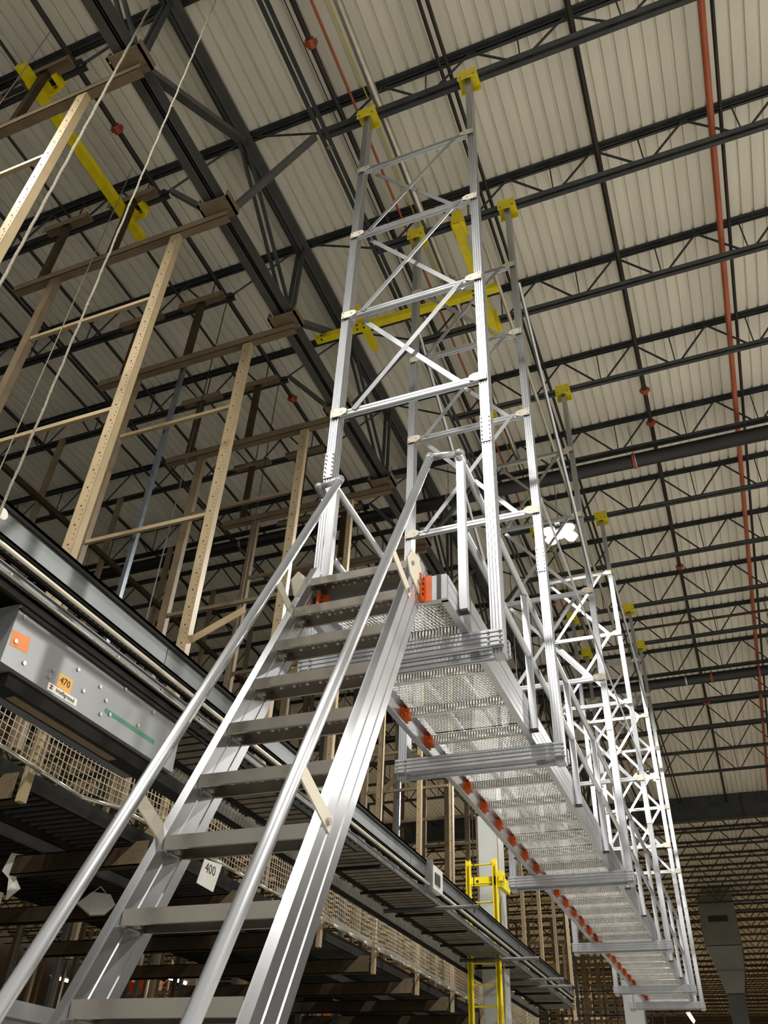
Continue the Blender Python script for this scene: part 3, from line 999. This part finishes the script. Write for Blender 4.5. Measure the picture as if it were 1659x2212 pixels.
cvx = -4.25
conv = empty('overhead_conveyor', (-4.6 * K, 11 * K, 3.0 * K), 'long grey conveyor with black slotted channel running away at left', 'conveyor')
y = -1.0
while y < 23:
    y2 = min(23, y + 3.1)
    mm = M()
    kb(mm, cvx - 0.012, y + 0.006, 3.293, cvx, y2 - 0.006, 3.50)
    kb(mm, cvx - 0.06, y + 0.006, 3.293, cvx, y2 - 0.006, 3.303)
    part('guard_panel', mm, conv, (0, 0, 0), PANEL)
    y = y2
mm = M()
kb(mm, cvx - 0.05, -1, 3.50, cvx + 0.022, 23, 3.526)
kb(mm, cvx + 0.012, -1, 3.47, cvx + 0.022, 23, 3.526)
part('edge_cap', mm, conv, (0, 0, 0), SLOTM)
mm = M()
kb(mm, cvx - 0.05, -1, 3.19, cvx - 0.035, 23, 3.292)
kb(mm, cvx - 0.05, -1, 3.235, cvx - 0.005, 23, 3.245)
kb(mm, cvx - 0.05, -1, 3.19, cvx + 0.0, 23, 3.198)
part('slotted_channel', mm, conv, (0, 0, 0), SLOTM)
mm = M()
y = -0.8
i = 0
while y < 22.8:
    if i % 37 < 33:
        kb(mm, cvx - 0.036, y, 3.262, cvx - 0.030, y + 0.03, 3.274)
        if i % 23 > 6:
            kb(mm, cvx - 0.036, y + 0.012, 3.212, cvx - 0.030, y + 0.042, 3.222)
    y += 0.062
    i += 1
part('roller_slots', mm, conv, (0, 0, 0), SLOTL, stuff=True)
part('air_pipe', M().tube((cvx * K + 0.05, -1, 3.185 * K), (cvx * K + 0.05, 19, 3.185 * K), 0.016, 10).mesh('air_pipe', PALE, True), conv)
part('cable_conduit', M().tube((cvx * K + 0.03, -1, 3.06 * K), (cvx * K + 0.03, 6.2, 3.02 * K), 0.010, 8).mesh('cable_conduit', GALV, True), conv)
mm = M()
kb(mm, cvx - 0.03, -1, 3.045, cvx - 0.02, 23, 3.13)
kb(mm, cvx - 0.03, -1, 3.045, cvx + 0.005, 23, 3.052)
kb(mm, cvx - 0.03, -1, 3.123, cvx + 0.0, 23, 3.13)
part('lower_channel', mm, conv, (0, 0, 0), PANEL2)
bl = M()
for k in range(34):
    bl.disc((cvx * K - 0.017, (0.3 + k * 0.62) * K, 3.09 * K), 0.010, 0.010, (1, 0, 0), 6)
part('bolts', bl, conv, (0, 0, 0), BOLT, stuff=True)
mm = M()
kb(mm, -4.98, -1, 3.115, cvx - 0.055, 23, 3.16)
part('bed_plate', mm, conv, (0, 0, 0), DARK)
mm = M()
kb(mm, -4.99, -1, 3.0, -4.97, 23, 3.2)
part('far_channel', mm, conv, (0, 0, 0), DARK)
sl = M()
kb(sl, -4.97, 0, 3.06, cvx - 0.035, 0.118, 3.078)
kb(sl, -4.97, 0, 3.06, cvx - 0.035, 0.014, 3.10)
slm = sl.mesh('slat', PLANK)
y = 5.7
while y < 22.8:
    part('slat', slm, conv, (0, y * K, 0))
    y += 0.15
cbm2 = M()
kb(cbm2, -5.05, -0.03, 2.99, cvx + 0.0, 0.03, 3.0)
kb(cbm2, -5.05, -0.03, 2.96, cvx + 0.0, -0.022, 3.0)
cbm2 = cbm2.mesh('cross_bar', DARK)
for y in (7.4, 8.9, 10.3, 11.5, 12.9, 14.1, 15.1, 17.2, 20.2, 21.5):
    part('cross_bar', cbm2, conv, (0, y * K, 0))
# far side picket of upright roller ends below the bed
mm = M()
y = 5.0
while y < 22.5:
    mm.box(-5.06 * K, y * K, 2.86 * K, -5.03 * K, (y + 0.03) * K, 3.0 * K)
    y += 0.07
part('upright_slats', mm, conv, (0, 0, 0), PICK, stuff=True)
mm = M()
kb(mm, -5.1, 5.0, 2.83, -5.02, 22.5, 2.86)
part('slat_rail', mm, conv, (0, 0, 0), DARK)
# drive box with the stickers
bx = empty('drive_box', (-4.5 * K, 4.5 * K, 2.5 * K), 'grey drive box with orange stickers and a name plate under the conveyor', 'box')
fx = -4.255 * K
mm = M()
kb(mm, -4.27, 3.56, 2.5, -4.255, 5.62, 2.945)
kb(mm, -4.75, 3.56, 2.5, -4.27, 3.575, 2.945)
kb(mm, -4.75, 3.575, 2.50, -4.27, 5.62, 2.515)
kb(mm, -4.75, 5.605, 2.515, -4.27, 5.62, 2.945)
part('casing', mm, bx, (0, 0, 0), PANEL2)
mm = M()
kb(mm, -4.262, 3.56, 2.90, -4.235, 7.2, 2.915)
kb(mm, -4.262, 0.2, 2.94, -4.225, 9.5, 2.985)
part('angle_rail', mm, bx, (0, 0, 0), SLOTM)
mm = M()
kb(mm, -4.46, 3.7, 2.395, -4.3, 6.4, 2.498)
part('belt_tray', mm, bx, (0, 0, 0), SLOTM)
mm = M()
kb(mm, -4.42, 3.85, 2.385, -4.35, 5.0, 2.396)
part('tray_lip', mm, bx, (0, 0, 0), TAN)
bl = M()
for yy, zz in ((3.62, 2.87), (3.62, 2.68), (3.75, 2.58), (4.02, 2.66), (4.0, 2.60), (4.25, 2.78), (4.36, 2.66), (4.52, 2.77), (4.62, 2.70), (4.7, 2.62), (4.60, 2.58), (5.05, 2.68), (5.2, 2.86), (4.8, 2.88)):
    bl.disc((fx, yy * K, zz * K), 0.013, 0.009, (1, 0, 0), 8)
part('bolts', bl, bx, (0, 0, 0), BOLT, stuff=True)
t = 0.0012


def on_face(pts, m, nm, par, x=fx, th=t):
    return part(nm, M().plate([(x, p[0] * K, p[1] * K) for p in pts], th), par, (0, 0, 0), m)


on_face([(3.585, 2.635), (3.75, 2.655), (3.735, 2.765), (3.57, 2.745)], STICK, 'orange_sticker', bx)
on_face([(4.095, 2.575), (4.24, 2.575), (4.235, 2.69), (4.09, 2.675)], STICK2, 'amber_sticker', bx, fx, 0.001)
on_face([(4.02, 2.512), (4.335, 2.522), (4.33, 2.575), (4.015, 2.568)], WHITE, 'name_plate', bx, fx, 0.0018)
on_face([(4.64, 2.615), (5.30, 2.62), (5.30, 2.655), (4.64, 2.65)], GREEN, 'green_label', bx)


def lettering(txt, size, m, x, y, z, parent, sx=1.0, tilt=0.0):
    me = text_mesh(txt, size, m)
    o = part('lettering', me, parent, (x, y, z))
    # local x -> world y, local y -> world z
    o.rotation_euler = (PI / 2 + 0, 0, PI / 2)
    o.scale = (sx, 1, 1)
    return o


lettering('470', 0.062, INK, fx + 0.0022, 4.165 * K, 2.632 * K, bx)
mk = M()
for a_, b_, c_, d_ in ((4.033, 2.530, 4.067, 2.537), (4.033, 2.551, 4.067, 2.558), (4.044, 2.530, 4.056, 2.558)):
    mk.box(fx + 0.0019, a_ * K, b_ * K, fx + 0.0029, c_ * K, d_ * K)
part('red_letter', mk, bx, (0, 0, 0), INKR)
lettering('intelligrated', 0.036, INK, fx + 0.0030, 4.20 * K, 2.547 * K, bx)
single('roller_end', M().tube((-4.2 * K, 3.05 * K, 3.33 * K), (-4.12 * K, 3.05 * K, 3.33 * K), 0.036, 14), WHITE, 'white round roller end on the conveyor guard at the left edge', 'roller')
r = empty('junction_box', (-4.05 * K, 11.9 * K, 3.05 * K), 'grey junction box with clear cover on the conveyor side', 'box')
q = K * 1.06
mm = M().box(-4.12 * q, 11.35 * q, 2.93 * q, -4.08 * q, 11.42 * q, 3.33 * q)
mm.box(-4.12 * q, 11.35 * q, 2.93 * q, -3.9 * q, 11.37 * q, 3.33 * q)
part('back_plate', mm, r, (0, 0, 0), PANEL2)
part('clear_cover', M().box(-4.1 * q, 11.43 * q, 2.98 * q, -3.92 * q, 11.85 * q, 3.29 * q), r, (0, 0, 0), CLEAR)
part('device', M().box(-3.925 * q, 11.5 * q, 3.05 * q, -3.91 * q, 11.72 * q, 3.2 * q), r, (0, 0, 0), BLACK)
part('orange_cable', M().path([(-4.14 * q, 9.9 * q, 3.05 * q), (-4.12 * q, 10.6 * q, 2.99 * q), (-4.1 * q, 11.2 * q, 2.94 * q), (-4.08 * q, 11.5 * q, 2.93 * q)], 0.014, 6), r, (0, 0, 0), ORANGE)
# trapeze hangers
for k, y in enumerate((12.4, 16.2, 18.3, 19.1)):
    yy = y * K
    r = empty('trapeze_hanger', (-4.3 * K, yy, 2.93 * K), 'pipe trapeze hung on thin rods under the conveyor, ' + ORD[k] + ' from the stair', 'hanger', 'pipe trapezes under the conveyor')
    part('cross_pipe', M().tube((-5.2 * K, yy, 2.945 * K), (-3.56 * K, yy, 2.945 * K), 0.024, 10).mesh('cross_pipe', STEEL2, True), r)
    for x in (-5.16 * K, -3.62 * K):
        part('threaded_rod', M().tube((x, yy, 2.86 * K), (x, yy, 9.84), 0.007, 5), r, (0, 0, 0), BROWN)
for k, (x, y) in enumerate(((-5.25, 5.97), (-5.3, 7.70), (-5.35, 11.16), (-5.4, 12.89))):
    single('threaded_rod', M().tube((x, y + 0.0, 3.1), (x, y, 9.838), 0.007, 5), BROWN, 'thin dark hanger rod among the beige posts, ' + ORD[k] + ' from the camera', 'rod', 'thin hanger rods among the posts')

# ================================================================== netting and the lower lines
NX = -4.9
NYS = [4.75] + [6.5 + 1.78 * k for k in range(9)]
net = empty('safety_net', (NX, 11, 2.3), 'beige safety netting with posts and bottom pipe under the conveyor', 'netting')
mm = M()
random.seed(5)
n = 370
for i in range(n):
    y = 1.3 + i * 0.0555
    dz = 0.03 * math.sin(y * 2.1) + 0.02 * math.sin(y * 5.3)
    mm.bar((NX + 0.01 * math.sin(y * 3), y, 2.335 + dz * 0.3 - (0.05 if y < 5.5 else 0)), (NX, y + 0.02 * math.sin(y * 1.7), 2.86), 0.0055, 0.0055, (0, 1, 0))
for j in range(10):
    z = 2.36 + j * 0.0555
    for i in range(60):
        ya, yb = 1.3 + i * 0.342, 1.3 + (i + 1) * 0.342
        fa = 0.035 * math.sin(ya * 2.1) * (1 - j / 9)
        fb = 0.035 * math.sin(yb * 2.1) * (1 - j / 9)
        mm.bar((NX, ya, z + fa), (NX, yb, z + fb), 0.0055, 0.0055)
part('net_mesh', mm, net, (0, 0, 0), NET, stuff=True)
part('top_cord', M().tube((NX, 1.3, 2.865), (NX, 21.8, 2.865), 0.009, 6), net, (0, 0, 0), NET)
pts = []
for i in range(42):
    y = 1.3 + i * 0.5
    pts.append((NX + 0.03, y, 2.315 - (0.045 + 0.03 * math.sin(y * 2.6) if y < 5.5 else 0.0)))
part('bottom_pipe', M().path(pts, 0.018, 8).mesh('bottom_pipe', GALV, True), net)
np_ = M().bar((0, 0, 2.02), (0, 0, 2.92), 0.05, 0.07, (0, 1, 0)).mesh('net_post', BEIGE)
for y in NYS:
    part('net_post', np_, net, (NX - 0.03, y, 0))
gp_ = M().box(-0.004, 0, 0, 0.004, 0.42, 0.09).mesh('galvanised_plate', GALV)
for y, z in ((1.95, 2.53), (2.42, 2.53)):
    part('galvanised_plate', gp_, net, (NX + 0.012, y, z))
r = part('paper_label', M().box(NX + 0.01, 1.72, 2.40, NX + 0.014, 1.93, 2.56), net, (0, 0, 0), WHITE)
part('green_stripe', M().box(NX + 0.0145, 1.72, 2.465, NX + 0.0165, 1.93, 2.495), r, (0, 0, 0), GREEN)
single('black_hose', M().path([(NX + 0.06, 3.5, 2.72), (NX + 0.06, 3.56, 2.6), (NX + 0.06, 3.75, 2.52), (NX + 0.06, 4.0, 2.53), (NX + 0.06, 4.2, 2.6)], 0.016, 8), BLACK, 'black hose looping in front of the netting', 'hose')
single('white_strip', M().box(-5.25, 9.4, 2.5, -5.235, 21, 2.575), PANEL2, 'long pale side plate behind the netting', 'plate')
for k, y in enumerate(NYS):
    r = empty('lower_beam', (-6.8, y, 2.03), 'dark brown cross beam under the netting, ' + ORD[k] + ' from the camera', 'beam', 'brown cross beams under the netting')
    mm = M().box(-9.2, y - 0.05, 2.03, -4.99, y - 0.042, 2.21)
    mm.box(-9.2, y - 0.05, 2.03, -4.99, y + 0.05, 2.04)
    mm.box(-9.2, y - 0.05, 2.20, -4.99, y + 0.05, 2.21)
    part('beam_channel', mm, r, (0, 0, 0), TANDK)
    part('end_gusset', M().plate([(-5.35, y - 0.052, 2.04), (-4.98, y - 0.052, 2.04), (-4.98, y - 0.052, 2.24), (-5.12, y - 0.052, 2.24)], 0.006), r, (0, 0, 0), TAN)
rol = M().tube((-0.36, 0, 0), (0.36, 0, 0), 0.022, 8).mesh('roller', ROLLER)
for j, (x, z) in enumerate(((-5.72, 2.36), (-6.85, 2.36), (-8.1, 2.5))):
    r = empty('lower_conveyor', (x, 11, z - 0.06), 'dark roller conveyor below the netting, ' + ['nearest', 'middle', 'farthest'][j] + ' of three', 'conveyor')
    for s in (-1, 1):
        part('side_channel', M().box(x + s * 0.40 - 0.02, 1.5, z - 0.07, x + s * 0.40 + 0.02, 22, z + 0.07), r, (0, 0, 0), DARK)
    y = 1.8
    while y < 21.8:
        part('roller', rol, r, (x, y, z))
        y += 0.115 if j < 2 else 0.16
    part('under_pan', M().box(x - 0.36, 1.5, z + 0.05, x + 0.36, 22, z + 0.06), r, (0, 0, 0), DARK)
# sign 400
r = empty('bay_sign', (-4.86, 7.32, 2.0), 'white hanging plate numbered 400 below the netting', 'sign')
part('sign_plate', M().plate([(-4.85, 7.12, 2.03), (-4.85, 7.43, 2.02), (-4.85, 7.52, 2.30), (-4.85, 7.19, 2.27)], 0.004), r, (0, 0, 0), WHITE)
lettering('400', 0.13, INK, -4.845, 7.32, 2.20, r)
single('torn_sheet', M().plate([(-6.55, 6.40, 2.22), (-6.50, 6.55, 2.24), (-6.50, 6.62, 2.12), (-6.52, 6.52, 2.02), (-6.5, 6.60, 1.94), (-6.5, 6.46, 1.80), (-6.55, 6.46, 2.0), (-6.58, 6.38, 2.05)], 0.003),
       WHITE, 'torn white plastic sheet hanging at the left edge', 'sheet')
mm = M().plate([(-6.95, 7.95, 2.12), (-6.82, 8.05, 2.02), (-6.72, 8.18, 2.05), (-6.66, 8.25, 2.16), (-6.72, 8.2, 2.26), (-6.86, 8.05, 2.26)], 0.05)
mm.path([(-6.86, 8.05, 2.26), (-6.8, 8.1, 2.34), (-6.74, 8.18, 2.26)], 0.006, 5)
single('white_bag', mm, WHITE, 'white plastic bag tied to the lower beam behind the stair rail', 'bag')
# grey cabinet at the stair foot
r = empty('grey_cabinet', (-4.1, 4.0, FLOOR), 'grey cabinet with pale top rim at the lower left corner', 'cabinet')
part('body', M().box(-4.6, 2.9, FLOOR, -3.74, 4.75, 0.52), r, (0, 0, 0), PANEL)
part('top_rim', M().box(-4.62, 2.88, 0.52, -3.72, 4.77, 0.60), r, (0, 0, 0), PANEL2)

# ================================================================== columns, ladder, duct
r = empty('steel_column', (-3.98, 14.8, FLOOR), 'pale grey box column with yellow ladder in front', 'column')
part('shaft', M().box(-4.16, 14.6, FLOOR, -3.80, 14.98, 8.6), r, (0, 0, 0), COLM)
part('corner_angle', M().box(-3.80, 14.58, FLOOR, -3.78, 14.65, 8.0), r, (0, 0, 0), PALE)
r = empty('steel_column', (-3.9, 31.6, FLOOR), 'pale grey box column beyond the far end of the catwalk', 'column')
part('shaft', M().box(-4.24, 31.4, FLOOR, -3.62, 31.8, 9.6), r, (0, 0, 0), COLM)
part('corner_angle', M().box(-3.62, 31.38, FLOOR, -3.58, 31.5, 9.6), r, (0, 0, 0), STEEL2)
lad = empty('yellow_ladder', (-3.96, 14.05, FLOOR), 'yellow fixed ladder in front of the grey column', 'ladder')
for x in (-4.19, -3.735):
    mm = M().prism([(-0.035, -0.05), (0.035, -0.05), (0.035, 0.05), (0.025, 0.05), (0.025, -0.04), (-0.025, -0.04), (-0.025, 0.05), (-0.035, 0.05)], (x, 14.05, FLOOR), (x, 14.05, 4.06), (0, -1, 0))
    part('side_rail', mm, lad, (0, 0, 0), LADDERY)
rg = M().tube((-4.165, 0, 0), (-3.76, 0, 0), 0.013, 8).mesh('rung', LADDERY)
for k in range(19):
    part('rung', rg, lad, (0, 14.05, 3.98 - k * 0.295))
mm = M().box(-4.17, 14.09, 3.66, -3.60, 14.12, 3.80)
mm.box(-3.70, 14.06, 3.62, -3.62, 14.58, 3.80)
mm.box(-3.66, 14.0, 3.70, -3.60, 14.2, 3.86)
bp_ = part('wall_bracket', mm, lad, (0, 0, 0), LADDERY)
part('bracket_hole', M().disc((-4.05, 14.09, 3.73), 0.025, -0.004, (0, 1, 0), 8), bp_, (0, 0, 0), BLACK)

r = empty('hvac_duct', (-1.1, 44, 5.8), 'big grey duct hanging from the roof far behind at right', 'duct')
part('upper_box', M().box(-1.95, 43.2, 8.15, -0.38, 44.8, 10.2), r, (0, 0, 0), HVAC)
part('grille', M().box(-1.60, 43.17, 9.10, -0.75, 43.2, 9.35), r, (0, 0, 0), BLACK)


def taper(a, b, m, nm):
    (x0, x1, z1), (x2, x3, z0) = a, b
    mm = M().add([(x2, 43.4, z0), (x3, 43.4, z0), (x3, 44.6, z0), (x2, 44.6, z0), (x0, 43.2, z1), (x1, 43.2, z1), (x1, 44.8, z1), (x0, 44.8, z1)],
                 [(3, 2, 1, 0), (4, 5, 6, 7), (0, 1, 5, 4), (1, 2, 6, 5), (2, 3, 7, 6), (3, 0, 4, 7)])
    return part(nm, mm, r, (0, 0, 0), m)


taper((-1.90, -0.40, 8.12), (-1.65, -0.50, 7.15), HVAC, 'transition')
taper((-1.63, -0.50, 7.12), (-1.45, -0.68, 6.3), HVAC, 'neck')
part('lower_duct', M().box(-1.42, 43.5, 4.2, -0.72, 44.5, 6.28), r, (0, 0, 0), STEEL2)

# ================================================================== strip lights and racking far away
SL_ = [(-25, 28.2, 31.5, 'strip light far away at lower left, farthest left'), (-20.3, 27.9, 30.3, 'strip light far away behind the stair, nearer half'),
       (-20.3, 31.3, 33.2, 'strip light far away behind the stair, farther half'), (-15.3, 29.7, 30.4, 'strip light under the lower beams, nearer half'),
       (-15.3, 32.5, 35.4, 'strip light under the lower beams, farther half'), (-4.4, 60, 64, 'small strip light under the far end of the catwalk')]
for x, y0, y1, lab in SL_:
    z = 5.0 if y0 < 50 else 7.7
    r = empty('strip_light', (x, (y0 + y1) / 2, z), lab, 'lamp', 'strip lights far away')
    part('housing', M().box(x - 0.12, y0, z + 0.05, x + 0.12, y1, z + 0.11), r, (0, 0, 0), PANEL2)
    part('tube', M().tube((x, y0 + 0.05, z + 0.01), (x, y1 - 0.05, z + 0.01), 0.05, 8), r, (0, 0, 0), GLOW2)
    for yy in (y0 + 0.4, y1 - 0.4):
        part('drop_rod', M().tube((x, yy, z + 0.11), (x, yy, DECK - 0.001), 0.012, 5), r, (0, 0, 0), STEEL)
    ld = bpy.data.lights.new('strip_glow', 'AREA')
    ld.shape = 'RECTANGLE'
    ld.size, ld.size_y = 0.15, y1 - y0
    ld.energy = 260
    ld.color = (1.0, 0.80, 0.52)
    lo = bpy.data.objects.new('strip_glow', ld)
    C.objects.link(lo)
    lo.parent = r
    lo.location = (0, 0, -0.06)
# far warm lamps over the racking
for x, y, lab in ((-11.5, 48, 'warm lamp over the far racking, left front'), (-11.5, 62, 'warm lamp over the far racking, left rear'),
                  (-24, 46, 'warm lamp over the far racking, far left'), (-2.2, 70, 'warm lamp over the far racking, behind the duct')):
    r = empty('rack_lamp', (x, y, 8.9), lab, 'lamp', 'warm lamps over the racking')
    mm = M().tube((x, y, 9.0), (x, y, 9.25), 0.22, 12)
    mm.tube((x, y, 9.25), (x, y, DECK - 0.001), 0.02, 6)
    part('shade', mm, r, (0, 0, 0), GREYCAP)
    ld = bpy.data.lights.new('rack_light', 'AREA')
    ld.shape = 'DISK'
    ld.size = 0.4
    ld.energy = 850
    ld.color = (1.0, 0.76, 0.46)
    lo = bpy.data.objects.new('rack_light', ld)
    C.objects.link(lo)
    lo.parent = r
    lo.location = (0, 0, 0.08)
# racking rows: uprights and beams as parts, joined per rack where they are only a few pixels wide
up_m = M()
for yy in (0, 1.0):
    up_m.box(-0.05, yy - 0.05, 0, 0.05, yy + 0.05, 9.0)
for k in range(8):
    up_m.bar((0, 0, 0.5 + k), (0, 1.0, 1.2 + k), 0.03, 0.03, (1, 0, 0))
up_me = up_m.mesh('upright_frame', BEIGE)
bm_me = M().box(0.05, -0.03, 0, 2.75, 0.03, 0.11)
bm_me.box(0.05, 0.97, 0, 2.75, 1.03, 0.11)
bm_me = bm_me.mesh('shelf_beam', TAN)
ct = [M().box(-0.5, 0, 0, 0.5, 0.85, h).mesh('carton', c) for h, c in ((0.7, CARTON), (0.95, BEIGE), (0.55, ORANGE))]
random.seed(11)
ci = 0
for j, (xs, ys, nb) in enumerate(((-30, 38, 4), (-18.5, 38, 4), (-30, 54, 4), (-18, 54, 4), (-6.5, 66, 3), (2.2, 66, 2))):
    r = empty('pallet_rack', (xs + nb * 1.4, ys, FLOOR), 'tall beige pallet rack in the warm far hall, %s of six' % ORD[j], 'rack', 'far pallet racks')
    for b in range(nb + 1):
        part('upright_frame', up_me, r, (xs + b * 2.8, ys, FLOOR))
    for b in range(nb):
        for zz in (1.4, 2.9, 4.4, 5.9, 7.4):
            part('shelf_beam', bm_me, r, (xs + b * 2.8, ys, FLOOR + zz))
            if zz > 4:
                for c in range(2):
                    if random.random() < 0.62:
                        o = part('carton', random.choice(ct), None, (xs + b * 2.8 + 0.8 + c * 1.25, ys + 0.06, FLOOR + zz + 0.111))
                        tag(o, '%s carton, %s far rack, %s shelf, %s place from its left end' % ({'carton': 'brown', 'carton.001': 'beige', 'carton.002': 'orange'}.get(o.data.name, 'plain'), ORD[j], 'top' if zz > 7 else ('second highest' if zz > 5 else 'third highest'), ORD[b * 2 + c]), 'carton', 'cartons on the far racks')
# black cage fence in front of the racking
fn = empty('cage_fence', (-14, 33.5, 3), 'black welded cage fence far behind the lower beams', 'fence')
mm = M()
for k in range(45):
    mm.box(-22 + k * 0.42 - 0.02, 36.4, 2.2, -22 + k * 0.42 + 0.02, 36.44, 5.6)
for k in range(5):
    mm.box(-22, 36.4, 2.2 + k * 0.8, -3.1, 36.44, 2.25 + k * 0.8)
part('bars', mm, fn, (0, 0, 0), BLACK, stuff=True)

random.seed(23)
thin = M().box(-0.06, -0.06, 1.5, 0.06, 0.06, JB - 0.001).mesh('thin_post', TAN)
thin2 = M().box(-0.05, -0.05, 1.5, 0.05, 0.05, JB - 0.001).mesh('thin_post', STEEL2)
used = []
for i in range(64):
    yy = FY[random.randrange(0, 20)] if i % 2 else JY[random.randrange(8, 16)]
    xx = max(-45, -random.uniform(0.42, 0.98) * yy) + 0.3 * random.random()
    if abs(xx + 16.6) < 0.3 or abs(yy - 19.81) < 0.5:
        xx -= 0.9
    if any(abs(a - xx) < 0.4 and abs(b - yy) < 0.4 for a, b in used):
        continue
    used.append((xx, yy))
    o = part('thin_post', thin2 if i % 3 else thin, None, (xx, yy, 0))
    cn = 'grey' if i % 3 else 'tan'
    tag(o, 'thin %s post hanging from the roof in the dim far hall behind the stair' % cn, 'post', 'thin %s posts in the far hall' % cn)
for i in range(26):
    yy = FY[3 + i % 13]
    xx = -4.6 - (i % 5) * 0.9 - 0.06 * yy
    o = part('thin_post', thin if i % 2 else thin2, None, (xx, yy, 0))
    cn = 'tan' if i % 2 else 'grey'
    tag(o, 'thin %s post hanging from the roof beyond the conveyor end under the catwalk' % cn, 'post', 'thin %s posts beyond the conveyor' % cn)
for i in range(9):
    yy = FY[3 + i]
    for zz in (5.2, 7.4):
        o = part('far_rail', M().box(-26 if zz < 6 else -22, yy + 0.061, zz, -4.8, yy + 0.12, zz + 0.12), None, (0, 0, 0), TAN)
        tag(o, 'long tan rail between the far hanging posts, %s level, %s row' % ('lower' if zz < 6 else 'upper', ORD[i]), 'rail', 'rails between far posts')
